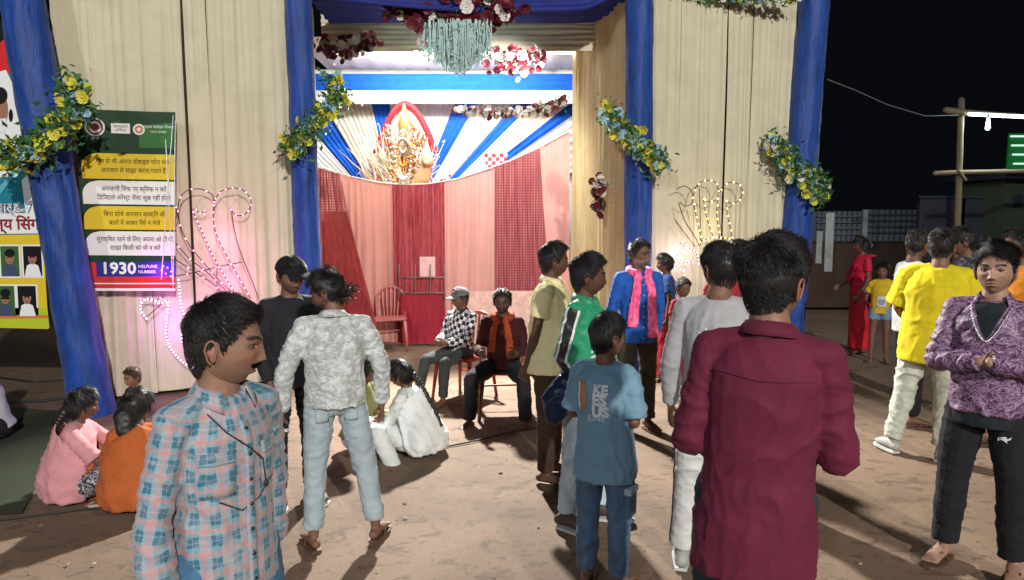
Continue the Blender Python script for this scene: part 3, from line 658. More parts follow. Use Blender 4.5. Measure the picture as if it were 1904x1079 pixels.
# ------------------------------------------------------------------ ground
def make_ground():
    m = NB('packed brown earth'); v = m.coord('Object')
    big = m.noise(v, 0.55, 4, 0.6, 0.8); mid = m.noise(v, 2.6, 5, 0.65, 1.2); fine = m.noise(v, 60, 4, 0.6)
    c = m.ramp(big, [(0.3, (0.104, 0.064, 0.041)), (0.62, (0.205, 0.134, 0.088))])
    c = m.mix(m.math('MULTIPLY', m.ramp(mid, [(0.45, 0.0), (0.75, 1.0)]), 0.35), c, (0.26, 0.175, 0.112, 1))
    vo = m.noise(m.coord('Object', (1.0, 1.7, 1)), 5.2, 3, 0.7, 0.5)      # damp trodden spots
    c = m.mix(m.math('MULTIPLY', m.ramp(vo, [(0.565, 0.0), (0.615, 1.0)]), 0.70), c, (0.075, 0.050, 0.034, 1))
    vo2 = m.noise(m.coord('Object', (1.3, 1, 1)), 17, 2, 0.6, 0.3)
    c = m.mix(m.math('MULTIPLY', m.ramp(vo2, [(0.62, 0.0), (0.66, 1.0)]), 0.5), c, (0.06, 0.042, 0.03, 1))
    c = m.mix(m.math('MULTIPLY', fine, 0.3), c, (0.12, 0.085, 0.06, 1))
    m.base(c); h = m.math('ADD', m.math('MULTIPLY', mid, 0.6), m.math('MULTIPLY', fine, 0.10)); m.bump(h, 0.45, 0.03); m.set(Roughness=0.85)
    # a real, slightly uneven sheet near the camera, flat far off
    xs = np.concatenate([[-120, -60, -30, -15], np.linspace(-8, 9, 130), [15, 30, 60, 120]]); ys = np.concatenate([[-60, -20, -5], np.linspace(0.5, 13, 110), [20, 40, 80, 160]])
    X, Y = np.meshgrid(xs, ys); p = np.stack([X, Y, 0*X], -1).reshape(-1, 3)
    z = 0.006*noise(p*1.5+5)+0.005*noise(p*5+9); z = np.where((np.abs(p[:, 0]) < 9.5) & (p[:, 1] < 13.5) & (p[:, 1] > 0), z, 0)
    P = np.stack([p[:, 0], p[:, 1], z-0.004], 1).reshape(len(ys), len(xs), 3)
    g = MB(); g.grid(P); o = g.build('ground', m.m); o['kind'] = 'structure'
    st = plain('grey pebble', (0.30, 0.25, 0.2), 0.9); b = MB(); r = np.random.default_rng(5)
    for _ in range(70):
        y = r.uniform(3.2, 10); x = r.uniform(-.7, .7)*y; s_ = r.uniform(.004, .013); b.ball((x, y, s_*.2), (s_*1.3, s_, s_*.6), 6)
    tag(b.build('pebbles', st), 'small grey pebbles and crumbs scattered on the trodden brown earth', 'pebbles', kind='stuff')
    lt = MB(); 
    for _ in range(90):
        y = r.uniform(3.0, 9.5); x = r.uniform(-.65, .65)*y; a = r.uniform(0, 6.3); s_ = r.uniform(.010, .026); c = np.array([x, y, .006]); d = np.array([math.cos(a), math.sin(a), 0])*s_; e = np.array([-math.sin(a), math.cos(a), 0])*s_*r.uniform(.4, .9)
        u = np.array([0, 0, 1.0]); lt.add([c-d, c-e+u*.006*r.uniform(), c+d+u*.008*r.uniform(), c+e+u*.004, c+u*.009], [(0, 1, 4), (1, 2, 4), (2, 3, 4), (3, 0, 4)])
    tag(lt.build('litter', plain('dry leaf and paper scraps', (.34, .27, .19), .9, var=.35, scale=3)), 'dry leaf and paper scraps trodden into the brown earth', 'litter', kind='stuff')
    # green ground mat at the left and the cords lying about
    ma = cloth('olive floor mat', (0.022, 0.032, 0.014), 0.9, wscale=2)
    P = []
    A = ground_at(-150, 745); B = ground_at(150, 770); C = ground_at(40, 958); D = ground_at(-250, 975)
    for i in range(24):
        row = []
        for j in range(24):
            a = A+(B-A)*i/23; d = D+(C-D)*i/23; q = a+(d-a)*j/23; q = q+np.array([0, 0, 0.012]); row.append(q)
        P.append(row)
    P = np.array(P); P[..., 2] += 0.006*noise(P.reshape(-1, 3)*4).reshape(24, 24); g = MB(); g.grid(P); o = g.build('ground_mat', ma); o['kind'] = 'structure'
    cord = plain('black rubber', (0.02, 0.02, 0.02), 0.6)
    def cordf(pts, r, label, wob=0.02):
        q = [];
        for a, b in zip(pts[:-1], pts[1:]):
            for t in np.linspace(0, 1, 10, endpoint=False): q.append(ground_at(a[0]+(b[0]-a[0])*t, a[1]+(b[1]-a[1])*t))
        q = np.array(q); q[:, 2] = r*0.8+0.004; q[:, 1] += wob*noise(q*1.7); b = MB(); b.loft(q, r, n=6); tag(b.build('cord', cord), label, 'cord')
    cordf([(-40, 975), (60, 962), (150, 950), (260, 945)], .007, 'dark cord lying on the earth in front of the woman in the pink shawl')
    cordf([(800, 838), (880, 822), (960, 803), (1010, 795)], .007, 'dark cord on the ground between the woman in white and the seated bearded man')
    cordf([(-40, 700), (60, 712), (160, 705)], .012, 'dark cord stretched across the ground behind the left blue pillar')
    cordf([(-20, 752), (80, 748), (130, 742)], .012, 'dark cord along the edge of the olive mat at the left')
make_ground()

# ------------------------------------------------------------------ cloth pavilion
BLUE = cloth('royal blue satin', (0.010, 0.055, 0.29), 0.55, var=0.2, bump=0.5, wscale=5, sheen=0.1, spec=0.35, stretch=(2, 2, .5))
BEIGE = cloth('beige pleated cloth', (0.60, 0.55, 0.40), 0.85, var=0.05, bump=0.12, wscale=3)
BEIGE2 = cloth('golden beige cloth', (0.62, 0.50, 0.27), 0.8, var=0.06, bump=0.12, wscale=3)
WHITE = cloth('white ceiling cloth', (0.80, 0.79, 0.76), 0.8, var=0.03, bump=0.1, wscale=3)
CREAM = cloth('cream cloth', (0.78, 0.72, 0.57), 0.8, var=0.05, bump=0.1, wscale=3)
PINK = cloth('salmon pink cloth', (0.88, 0.46, 0.40), 0.8, var=0.05, bump=0.1, wscale=3, sub=.35)
MAROON = cloth('dark red cloth', (0.30, 0.018, 0.035), 0.6, var=0.1, bump=0.15, wscale=4)
BAMBOO = plain('bamboo pole', (0.36, 0.27, 0.16), 0.6)

def pleat_sheet(A, B, zt, zb, n=80, m=40, amp=0.02, freq=9, seed=0, top=None, bot=None, jag=0.5, wav=0.0):
    """cloth hanging between ground points A and B; grid (m,n,3). Folds run down and open towards the hem"""
    A = np.array(A[:2], float); B = np.array(B[:2], float); L = np.linalg.norm(B-A); T = (B-A)/L; N = np.array([T[1], -T[0]])
    t = np.linspace(0, 1, n); s = np.linspace(0, 1, m); G = np.zeros((m, n, 3))
    for i, si in enumerate(s):
        p = np.stack([t*L*freq*0.35+seed*7.3, np.full(n, si*0.55), np.full(n, seed*1.7)], 1)
        q = np.stack([t*L*freq+seed*3.3, np.full(n, si*0.9+seed), np.full(n, 3.1)], 1)
        d = amp*(np.clip(ridge(q), -1, 1)*0.55 + noise(p)*1.3 + 0.25*noise(q*2.6))
        zt_ = top(t) if top else np.full(n, zt); zb_ = bot(t) if bot else np.full(n, zb)
        z = zt_+(zb_-zt_)*si
        d = d*(0.55+0.45*si) + wav*noise(np.stack([t*L*1.1+seed, np.full(n, si*2.0), np.full(n, 9.0)], 1))
        G[i, :, 0] = A[0]+T[0]*t*L+N[0]*d; G[i, :, 1] = A[1]+T[1]*t*L+N[1]*d; G[i, :, 2] = z
    return G
def sheet(name, mat, parent, *a, **k):
    g = MB(); g.grid(pleat_sheet(*a, **k)); return g.build(name, mat, parent)

LP, M1, M2, RP = (-3.93, 6.66), (-2.20, 7.90), (1.50, 8.55), (3.62, 9.25)
# left curtain: five widths sewn side by side, the seams gaping a little
left = empty('curtain_wall', (-3.1, 7.4, 0)); tag(left, 'tall beige pleated curtain wall between the left two blue pillars', 'curtain')
def widths(parent, A, B, cuts, zt, zb, mat, amp, seed, top=None, taper=None):
    A = np.array(A, float); B = np.array(B, float); N = unit(np.array([(B-A)[1], -(B-A)[0]]))
    for i in range(len(cuts)-1):
        a = A+(B-A)*cuts[i]; b = A+(B-A)*(cuts[i+1]+(-0.009 if i == 2 else -0.0012 if i % 2 else 0.004)); off = N*(0.012*(i % 2)); G = pleat_sheet(a+off, b+off, zt+0.0, zb+random.uniform(0, .02), 60, 44, amp, 10.5, seed+i, wav=0.02)
        # edges swing a little
        s_ = np.linspace(0, 1, 44)[:, None]; T_ = unit(B-A); u_ = np.linspace(-1, 1, 60)[None, :]
        e_ = .008*noise(np.stack([np.full(44, i*3.3+seed), s_[:, 0]*3.0, np.full(44, 1.0)], 1))[:, None]*(u_ > 0)*u_**2*2 + .008*noise(np.stack([np.full(44, i*3.3+seed-3.3), s_[:, 0]*3.0, np.full(44, 1.6)], 1))[:, None]*(u_ < 0)*u_**2*2
        if taper and i == len(cuts)-2: e_ = e_ - taper*s_*(u_+1)/2
        G[..., 0] += T_[0]*e_; G[..., 1] += T_[1]*e_
        g = MB(); g.grid(G); g.build('cloth_width', mat, parent) if parent is not None else None
    for c in list(parent.children): c.location = -parent.location
widths(left, (-4.32, 7.02), (-2.30, 8.02), [0, .13, .33, .505, .60, .80, 1.0], 4.9, 0.03, BEIGE, 0.048, 3)
right = empty('curtain_wall', (2.5, 9.0, 0)); tag(right, 'beige pleated curtain wall at the right, below the green leaf garland', 'curtain')
widths(right, (1.62, 8.68), (3.60, 9.32), [0, .18, .33, .49, .66, .83, 1.0], 4.50, 0.03, BEIGE, 0.042, 23, taper=.20)
# the right curtain's outer edge sweeps in towards the hem
for c in right.children:
    pass
# dark gaps at the seams: added sheets whose dark brown stands for shade
SHADEC = cloth('dark brown gap shade', (0.06, 0.045, 0.03), 0.95)
bk = MB(); bk.grid(pleat_sheet((-4.4, 7.2), (-2.2, 8.25), 4.95, 0.0, 30, 10, 0.02, 3, 1)); tag(bk.build('gap_shade_sheet', SHADEC), 'dark sheet added behind the left beige curtain, painting the shade in its seams', 'canvas')
bk = MB(); bk.grid(pleat_sheet((1.6, 8.85), (3.75, 9.5), 4.7, 0.0, 30, 10, 0.02, 3, 2)); tag(bk.build('gap_shade_sheet', SHADEC), 'dark sheet added behind the right beige curtain, painting the shade beside the outer pillar', 'canvas')
# inner right side wall (golden beige, deep pleats)
sd = MB(); sd.grid(pleat_sheet((1.34, 8.62), (0.80, 10.42), 4.55, 0.03, 190, 40, 0.10, 12, 5)); tag(sd.build('side_curtain', BEIGE2), 'golden beige deeply pleated curtain running back beside the stage', 'curtain')
sd = MB(); sd.grid(pleat_sheet((-2.75, 10.45), (-2.20, 8.05), 4.55, 0.03, 90, 30, 0.03, 9, 6)); tag(sd.build('side_curtain', BEIGE2), 'golden beige curtain at the left side of the stage behind the blue pillar', 'curtain')

def pillar(base, top, r, label, seed):
    C = []; RX = []; a = np.array([*base, 0.0]); b = np.array(top, float); n = 60; nn = 40
    V = []; 
    for i in range(n):
        t = i/(n-1); c = a+(b-a)*t; ang = np.arange(nn)*2*PI/nn
        q = np.stack([np.cos(ang)*1.3+seed, np.sin(ang)*1.3, np.full(nn, t*3.2)], 1)
        q2 = np.stack([np.cos(ang)*2.2+seed, np.sin(ang)*2.2+t*6, np.full(nn, t*10.0)], 1)
        rr = r*(1+0.09*noise(q)*2+0.14*np.clip(ridge(q2), -1, 1)*sstep(.0, .3, .5+noise(q*.7))+(0.10 if i < 4 else 0)*(4-i)/4)
        V.append(np.stack([c[0]+np.cos(ang)*rr, c[1]+np.sin(ang)*rr, np.full(nn, c[2])], 1))
    m = MB(); m.add(np.concatenate(V), [(i*nn+j, i*nn+(j+1) % nn, (i+1)*nn+(j+1) % nn, (i+1)*nn+j) for i in range(n-1) for j in range(nn)])
    o = m.build('cloth_pillar', BLUE); tag(o, label, 'pillar', 'blue cloth wrapped pillars'); p = MB(); p.loft([a, b+(b-a)*0.03], 0.05, n=8); p.build('pole', BAMBOO, o); return o
pillar(LP, (-4.50, 6.72, 4.9), 0.165, 'leftmost leaning blue satin pillar beside the helpline banner', 1)
pillar(M1, (-2.27, 7.95, 4.9), 0.128, 'slim blue pillar at the left edge of the stage opening', 2)
pillar(M2, (1.44, 8.55, 4.9), 0.142, 'blue pillar between the stage opening and the right beige curtain', 3)
pillar((3.54, 9.20), (3.72, 9.22, 4.9), 0.165, 'rightmost blue satin pillar against the dark night sky', 4)

# stage: everything hung inside the opening
can = MB(); G = []
for i in range(50):
    t = i/49; row = []
    for j in range(60):
        s_ = j/59; x = -2.35+3.95*s_; y = 8.05+0.65*s_+t*(10.0-8.05-0.65*s_); sag = 0.13*math.sin(PI*s_)*(1-t)*0.5
        row.append((x, y, 4.36-0.22*t*0.3-sag+0.018*math.sin(t*60+s_*3)+0.05*math.sin(t*9)*math.sin(PI*s_)))
    G.append(row)
can.grid(np.array(G)); NAVY = cloth('navy canopy cloth', (0.018, 0.028, 0.20), 0.6, var=0.15, wscale=4); tag(can.build('canopy', NAVY), 'ruched navy blue canopy cloth stretched over the stage front', 'canopy')
# the canopy's front swag
sw = MB(); A, B = np.array([-2.25, 7.93]), np.array([1.46, 8.5]); G = []
for i in range(14):
    row = []
    for j in range(90):
        s_ = j/89; p = A+(B-A)*s_; dr = 0.20+0.11*math.sin(PI*s_)-0.24*sstep(.80, 1, s_)
        z = 4.62-(i/13)*(dr+0.26); row.append((p[0], p[1]+0.03*math.sin(i*1.7+s_*4)+0.02*math.sin(i*4), z))
    G.append(row)
sw.grid(np.array(G)); solid(sw.build('canopy_swag', NAVY), 0.004); tag(bpy.data.objects['canopy_swag'], 'navy swag hanging in folds across the top of the stage opening', 'swag')
def hx(py, Y): return at_y(952, py, Y)[2]
def band(name, mat, Y, y0, y1, x0=-3.0, x1=1.0, rows=12, amp=0.012, label='', cat='drape', horiz=True, dy=0.0):
    zt, zb = hx(y0, Y), hx(y1, Y); G = []
    for i in range(rows*2+1):
        row = []
        for j in range(70):
            s_ = j/69; z = zt+(zb-zt)*i/(rows*2); sg = dy*math.sin(PI*s_)
            row.append((x0+(x1-x0)*s_, Y+(amp*math.sin(i*PI/1.6+noise(np.array([[s_*6, i*.2, Y]]))[0]*3) if horiz else amp*math.sin(s_*160)), z-sg))
        G.append(row)
    m = MB(); m.grid(np.array(G)); return tag(m.build(name, mat), label, cat)
band('valance', CREAM, 9.62, 22, 94, -2.45, 1.12, label='cream cloth valance folded across the stage behind the chandelier', amp=0.02)
ce = MB(); G = [[(-2.9+4.2*j/40, 9.65+2.1*i/16, 4.13+0.012*math.sin(j*2.2)+0.03*math.sin(PI*i/16)) for j in range(41)] for i in range(17)]; ce.grid(np.array(G)); tag(ce.build('ceiling_cloth', WHITE), 'bright white ceiling cloth over the stage, above the blue band', 'ceiling cloth')
bw = MB(); G = [[(-3.0+4.1*j/60, 11.75+0.01*math.sin(j*3), 4.18-0.34*i/6) for j in range(61)] for i in range(7)]
BB = cloth('bright blue cloth', (0.012, 0.12, 0.62), 0.7, var=0.08)
band('blue_band', BB, 11.62, 137, 168, -3.3, 1.2, 4, .015, label='bright blue ruched band across the back of the stage')
band('white_band', WHITE, 11.60, 168, 193, -3.3, 1.2, 4, .02, label='white ruched band below the blue band at the back of the stage')
# radiating backdrop behind the idol: separate tapering cloth rays
bd = empty('stage_backdrop', (-1.83, 12.0, 0.9)); tag(bd, 'backdrop of white and blue cloth rays spreading up behind the idol', 'backdrop')
rays = [(-75, -40, WHITE), (-40, -30.5, BB), (-30.5, -12, CREAM), (-12, -4, BB), (-4, 9, CREAM), (9, 23, WHITE), (23, 30.5, BB), (30.5, 41.5, WHITE), (41.5, 45.5, BB), (45.5, 52.5, CREAM), (52.5, 55.5, BB), (55.5, 70, WHITE)]
cx, cz = at_y(746, 437, 12.0)[0], at_y(746, 437, 12.0)[2]
for k_, (a0, a1, mt) in enumerate(rays):
    nA = max(6, int((a1-a0)*1.6)); G = []
    for i in range(12):
        r_ = 0.45+3.6*i/11; row = []
        for j in range(nA+1):
            a = math.radians(a0+(a1-a0)*j/nA); x = cx+math.sin(a)*r_-bd.location.x; z = cz+math.cos(a)*r_-bd.location.z
            row.append((min(max(x, -1.45), 2.95), 0.004*(k_ % 2)+0.018*math.sin(j*1.9+k_), min(z, 3.2)))
        G.append(row)
    m = MB(); m.grid(np.array(G)); m.build('cloth_ray', mt, bd)
bb = MB(); bb.grid(pleat_sheet((-3.4, 12.1), (1.4, 12.1), 4.2, 0.0, 40, 6, .01, 3, 8)); tag(bb.build('back_cloth', WHITE), 'plain white cloth closing the very back of the stage', 'cloth')
# pink and dark-red screen curtain with its curved top rope
pts = [(590, 310), (620, 319), (650, 329), (700, 340), (750, 345), (800, 343), (850, 334), (900, 318), (950, 300), (1000, 277), (1056, 246)]
PX = np.array([p[0] for p in pts], float); PY = np.array([p[1] for p in pts], float)
YC = 10.35
def top_z(px): return np.array([at_y(a, np.interp(a, PX, PY), YC)[2] for a in np.atleast_1d(px)])
NET = NB('dark red net over pink'); v = NET.coord('Object', (1, 1, 1)); sp = NET.n('ShaderNodeSeparateXYZ'); NET.L(v, sp.inputs[0])
ck = NET.math('SINE', NET.math('MULTIPLY', NET.math('ADD', sp.outputs[0], sp.outputs[2]), 84)); ck2 = NET.math('SINE', NET.math('MULTIPLY', NET.math('SUBTRACT', sp.outputs[0], sp.outputs[2]), 84))
st_ = NET.noise(NET.coord('Object', (1, 1, .06)), 30, 3, .65); NET.base(NET.mix(NET.ramp(st_, [(.4, 0.0), (.62, .8)]), NET.ramp(NET.math('ADD', NET.math('MULTIPLY', NET.math('MULTIPLY', ck, ck2), 0.5), 0.5), [(0.30, (0.17, 0.014, 0.03)), (0.75, (0.46, 0.13, 0.12))]), (.22, .015, .035, 1))); NET.set(Roughness=0.5)
SHEER = NB('sheer red satin'); v = SHEER.coord('Object', (1, 1, .25)); n_ = SHEER.noise(v, 26, 3, .6, .5); SHEER.base(SHEER.ramp(n_, [(0.35, (0.22, 0.014, 0.030)), (0.66, (0.40, 0.040, 0.052))])); SHEER.set(Roughness=0.35, Sheen_Weight=0.3); SHEER.bump(n_, .2, .01)
scr = empty('screen_curtain', (-0.9, YC, 0)); tag(scr, 'salmon pink and dark red screen curtain hung from a curved rope before the idol', 'curtain')
segs = [(596, 636, NET.m), (634, 737, PINK), (733, 828, SHEER.m), (826, 926, PINK), (922, 1003, NET.m), (1000, 1058, PINK)]
for k_, (a, b, mt) in enumerate(segs):
    xa, xb = at_y(a, 500, YC)[0], at_y(b, 500, YC)[0]; n_ = 70
    G = pleat_sheet((xa, YC), (xb, YC), 2, 0.03, n_, 36, 0.060 if mt is PINK else .030, 11 if mt is PINK else 24, 40+k_, top=lambda t, a=a, b=b: top_z(a+(b-a)*t), wav=.02)
    # net widths swing outwards towards the floor
    if k_ == 0: G[..., 0] += np.linspace(0, 1, 36)[:, None]*np.linspace(0, .55, n_)[None, :]**1.0*1.0; G[..., 1] -= np.linspace(0, .25, 36)[:, None]
    elif mt is not PINK: G[..., 1] -= 0.03
    if k_ == 4: G[..., 0] += (np.linspace(0, 1, 36)**1.2)[:, None]*np.linspace(0.0, .22, n_)[None, :]; G[..., 1] -= .02
    G -= np.array([-0.9, YC, 0]); m = MB(); m.grid(G); m.build('cloth_width', mt, scr)
rp = MB(); q = [np.array([at_y(a, b-1, YC-.03)[0]+.9, -.03, at_y(a, b-1, YC-.03)[2]]) for a, b in zip(np.linspace(590, 1056, 40), np.interp(np.linspace(590, 1056, 40), PX, PY))]; rp.loft(q, .011, n=6); rp.build('rope', cloth('white cotton rope', (.7, .65, .6)), scr)
# pale lower hem cloth at the right of the screen
g = MB(); g.grid(pleat_sheet((at_y(842, 600, 10.2)[0], 10.2), (at_y(1040, 600, 10.2)[0], 10.2), at_y(900, 541, 10.2)[2], 0.03, 70, 20, .012, 12, 77)); tag(g.build('stage_skirt', cloth('pale pink cloth', (.78, .50, .44), .8)), 'pale pink cloth tacked low across the right foot of the screen', 'cloth')
g = MB(); g.grid(pleat_sheet((at_y(745, 600, 10.2)[0], 10.22), (at_y(820, 600, 10.2)[0], 10.2), at_y(780, 548, 10.2)[2], 0.03, 50, 20, .03, 9, 78)); tag(g.build('stage_skirt', MAROON), 'dark red satin gathered at the foot of the screen beside the empty chair', 'cloth')
g = MB(); G = pleat_sheet((-2.55, 9.9), (-1.75, 9.75), 1.9, 0.02, 50, 30, .04, 9, 79); G[..., 0] += (np.linspace(0, 1, 30)[:, None]-1)*np.linspace(.0, .45, 50)[None, :]*1.0; g.grid(G); tag(g.build('side_drape', SHEER.m), 'dark red drape fanning out to the floor beside the empty chair', 'drape')
# white notice and wire rack behind the sheer width
m = MB(); c0 = at_y(795, 496, 10.28); m.box((c0[0]-.11, 10.27, c0[2]-.14), (c0[0]+.11, 10.285, c0[2]+.14)); tag(m.build('notice', plain('pink paper', (.75, .45, .45), .7), smooth=False), 'pale paper notice pinned to the dark red satin', 'notice')
rk = empty('rack', (0, 0, 0)); tag(rk, 'thin metal rack standing in front of the dark red satin', 'rack')
STEEL = plain('grey painted steel', (.25, .2, .2), .4, .6)
for px in (742, 772, 800, 826):
    a, b = at_y(px, 492, 10.24), at_y(px, 560, 10.24); m = MB(); m.loft([a, b], .008, n=6); m.build('upright', STEEL, rk)
for py in (516, 545):
    a, b = at_y(742, py, 10.24), at_y(826, py, 10.24); m = MB(); m.loft([a, b], .008, n=6); m.build('crossbar', STEEL, rk)

# tube lights under the white ceiling cloth
TUBE = glow('white tube light', (1, .98, .95), 16)
for i, (x, y) in enumerate(((-1.9, 10.3), (-0.75, 10.3), (0.35, 10.3))):
    e = empty('tube_light', (x, y, 4.07)); tag(e, ('left', 'middle', 'right')[i]+' white tube light below the bright ceiling cloth of the stage', 'tube light', 'tube lights over the stage')
    m = MB(); m.loft([(-.5, 0, 0), (.5, 0, 0)], .014, n=8); m.build('tube', TUBE, e); m = MB(); m.box((-.54, -.02, .012), (.54, .02, .04)); m.build('fitting', plain('white enamel', (.7, .7, .7), .4), e, smooth=False)

# ------------------------------------------------------------------ flowers
YEL = plain('yellow petals', (.68, .62, .06), .6); PBLUE = plain('pale blue petals', (.32, .52, .62), .6); LEAF = plain('green leaves', (.045, .15, .035), .55); DRED = plain('dark red petals', (.12, .008, .02), .5)
WPET = plain('white petals', (.78, .72, .68), .6); LEAFP = plain('blue green leaves', (.12, .25, .20), .55)
def flower_mesh(mat, seed, pet=6, cup=.5):
    m = MB(); r = random.Random(seed)
    for ringi, (R_, c_) in enumerate(((1, cup), (.6, cup+.5))):
        for i in range(pet):
            a = 2*PI*i/pet+ringi*.5+r.uniform(-.1, .1); d = np.array([math.cos(a), math.sin(a), 0]); s_ = np.array([-math.sin(a), math.cos(a), 0]); z = np.array([0, 0, 1.0])
            p = [np.zeros(3), d*.45*R_+s_*.42*R_+z*.15*c_, d*R_+s_*.40*R_+z*c_*.7*R_, d*1.08*R_+z*c_*.55*R_, d*R_-s_*.40*R_+z*c_*.7*R_, d*.45*R_-s_*.42*R_+z*.15*c_]
            m.add(p, [(0, 1, 2, 3), (0, 3, 4, 5)])
    m.ball((0, 0, .25), (.25, .25, .22), 6); me = mesh_from(m.V, m.F, 'flower'); me.materials.append(mat); return me
FL = {k: [flower_mesh(mt, s_) for s_ in range(3)] for k, mt in (('y', YEL), ('b', PBLUE), ('r', DRED), ('w', WPET))}
def leaves_mb(m, c, n, spread, ln, r, out=(0, -1, 0)):
    for _ in range(n):
        d = unit(r.normal(size=3)+np.array(out)*.7); p = c+r.normal(size=3)*spread; s_ = unit(np.cross(d, r.normal(size=3))); l = ln*r.uniform(.6, 1.3); w = l*.2; up = np.cross(d, s_)
        m.add([p, p+d*l*.45+s_*w+up*w*.3, p+d*l, p+d*l*.45-s_*w+up*w*.3, p+d*l*.5-up*w*.2], [(0, 1, 4), (1, 2, 4), (0, 4, 3), (4, 2, 3)])
def garland(name, label, path, kinds, fs, n, rad, leafm, seed, cat='garland', group=None, leafn=260, leafl=.07, out=(0, -1, 0), perleaf=.05):
    r = np.random.default_rng(seed); path = np.array(path, float); t = np.linspace(0, 1, len(path)); c0 = path.mean(0)
    root = empty(name, c0); tag(root, label, cat, group); lm = MB()
    for i in range(leafn):
        u = r.uniform(); q = np.array([np.interp(u, t, path[:, k]) for k in range(3)])-c0+np.array([0, -rad*.35, 0]); leaves_mb(lm, q, 1, perleaf, leafl, r, out)
    lf = lm.build('foliage', leafm, root); lf['kind'] = 'stuff'
    for i in range(n):
        u = (i+.5)/n; c = np.array([np.interp(u, t, path[:, k]) for k in range(3)])-c0; d = r.normal(size=3); d[1] = -abs(d[1]); d = unit(d+np.array(out)*.9)
        off = r.normal(size=3)*rad*.55; off[1] = -abs(off[1])*.7
        me = random.choice(FL[r.choice(list(kinds))]); o = mobj('flower', me, None, root); o.location = c+off+d*rad*.25
        o.rotation_euler = Vector(d).to_track_quat('Z', 'Y').to_euler(); s_ = fs*r.uniform(.75, 1.2); o.scale = (s_,)*3
    return root
def pathpx(pp, Y): return [at_y(a, b, Y) for a, b in pp]
GG = 'yellow and pale blue flower garlands on the pillars'
garland('flower_garland', 'yellow and pale blue flower garland on the leftmost pillar above the banner', pathpx([(135, 150), (150, 205), (110, 245), (60, 285), (15, 290)], 6.40), 'yyyb', .046, 120, .105, LEAF, 1, group=GG, leafn=800, leafl=.085, perleaf=.075)
garland('flower_garland', 'yellow and blue flower garland sloping down left across the pillar at the stage opening', pathpx([(622, 150), (628, 190), (595, 225), (560, 255), (540, 285)], 7.65), 'yyb', .044, 110, .085, LEAF, 2, group=GG, leafn=700, leafl=.08, perleaf=.065)
garland('flower_garland', 'yellow and blue flower garland sloping down right across the pillar beside the stage', pathpx([(1128, 205), (1150, 235), (1185, 270), (1215, 290), (1230, 310)], 8.30), 'yybb', .046, 125, .09, LEAF, 3, group=GG, leafn=750, leafl=.08, perleaf=.065)
garland('flower_garland', 'yellow and blue flower garland on the rightmost pillar beside the dark sky', pathpx([(1440, 262), (1455, 300), (1490, 325), (1520, 345), (1518, 365)], 9.0), 'yybbw', .048, 130, .10, LEAF, 4, group=GG, leafn=800, leafl=.085, perleaf=.075)
garland('leaf_garland', 'green leaf garland with pale blossoms along the top of the right curtain', pathpx([(1175, -14), (1260, -4), (1340, -8), (1400, -2), (1480, -4)], 8.85), 'bwy', .035, 90, .06, LEAF, 5, leafn=700, leafl=.07, perleaf=.04)
garland('flower_cluster', 'dark red and white flower cluster at the left of the valance', pathpx([(600, 85), (645, 95), (690, 82)], 9.45), 'rrw', .044, 130, .12, LEAF, 6, 'flowers', 'dark red and white flower clusters', 90, .06)
garland('flower_cluster', 'dark red and white flower cluster hanging right of the pale fringe', pathpx([(925, 112), (960, 122), (1000, 108)], 9.45), 'rrw', .044, 130, .12, LEAF, 7, 'flowers', 'dark red and white flower clusters', 90, .06)
garland('flower_cluster', 'small dark red and white flower cluster on the golden side curtain', pathpx([(1112, 335), (1114, 365), (1112, 395)], 8.95), 'rrw', .048, 44, .06, LEAF, 8, 'flowers', 'dark red and white flower clusters', 70, .07)
garland('flower_spray', 'long spray of white and dark red blossoms below the white band', pathpx([(848, 205), (910, 212), (970, 208), (1020, 200), (1048, 185)], 10.55), 'rrww', .038, 150, .06, LEAF, 9, 'flowers', None, 160, .06)
ch = garland('flower_chandelier', 'large dark red and white flower chandelier with a pale blue green hanging fringe', pathpx([(740, 18), (790, 22), (850, 12), (905, 20), (945, 22)], 8.35), 'rrrw', .062, 270, .17, LEAF, 10, 'chandelier', None, 260, .09)
fr = MB(); r = np.random.default_rng(12); base = np.array(ch.location)
for i in range(520):
    px = 785+135*(r.uniform()*.5+r.uniform()*.5); dpt = 8.35+r.uniform(-.28, .28); a = at_y(px, 40+r.uniform(-6, 6), dpt)-base; ln = (.34+.26*r.uniform())*(1-.35*abs(px-852)/68)
    w = .006; x_ = np.array([w, w*.6, 0]); b = a+np.array([r.normal()*.02, 0, -ln]); mid = (a+b)/2+np.array([r.normal()*.012, 0, 0]); fr.add([a-x_, a+x_, mid-x_, mid+x_, b-x_*.6, b+x_*.6], [(0, 1, 3, 2), (2, 3, 5, 4)])
    for q in range(5):
        p = a+(b-a)*(q+.6)/5; leaves_mb(fr, p, 1, .004, .05, r, (0, -.2, -1))
f_ = fr.build('fringe', plain('pale aqua fringe', (.46, .64, .62), .6), ch); f_['kind'] = 'stuff'

# ------------------------------------------------------------------ banner with the helpline number
BA, BB_ = (-4.20, 6.95), (-2.9, 7.55)
def bp(px, py, off=0.0):
    n = np.array([BB_[1]-BA[1], -(BB_[0]-BA[0])]); n = n/np.linalg.norm(n); A = np.array(BA)+n*off; B = np.array(BB_)+n*off; return on_plane(px, py, A, B)
def vinyl(name, col, rough=.5):
    k = ('vin', name)
    if k in _mc: return _mc[k]
    m = NB(name); v = m.coord('Object', (1, 1, .5)); n_ = m.noise(v, 5, 3, .5, 1.5); m.base(col); m.set(Roughness=rough, Specular_IOR_Level=.12); m.bump(n_, .2, .02); _mc[k] = m.m; return m.m
ban = empty('banner', tuple(bp(235, 540)*[1, 1, 0])); tag(ban, 'vertical vinyl helpline banner reading 1930 on the left beige curtain', 'banner'); bo = np.array(ban.location)
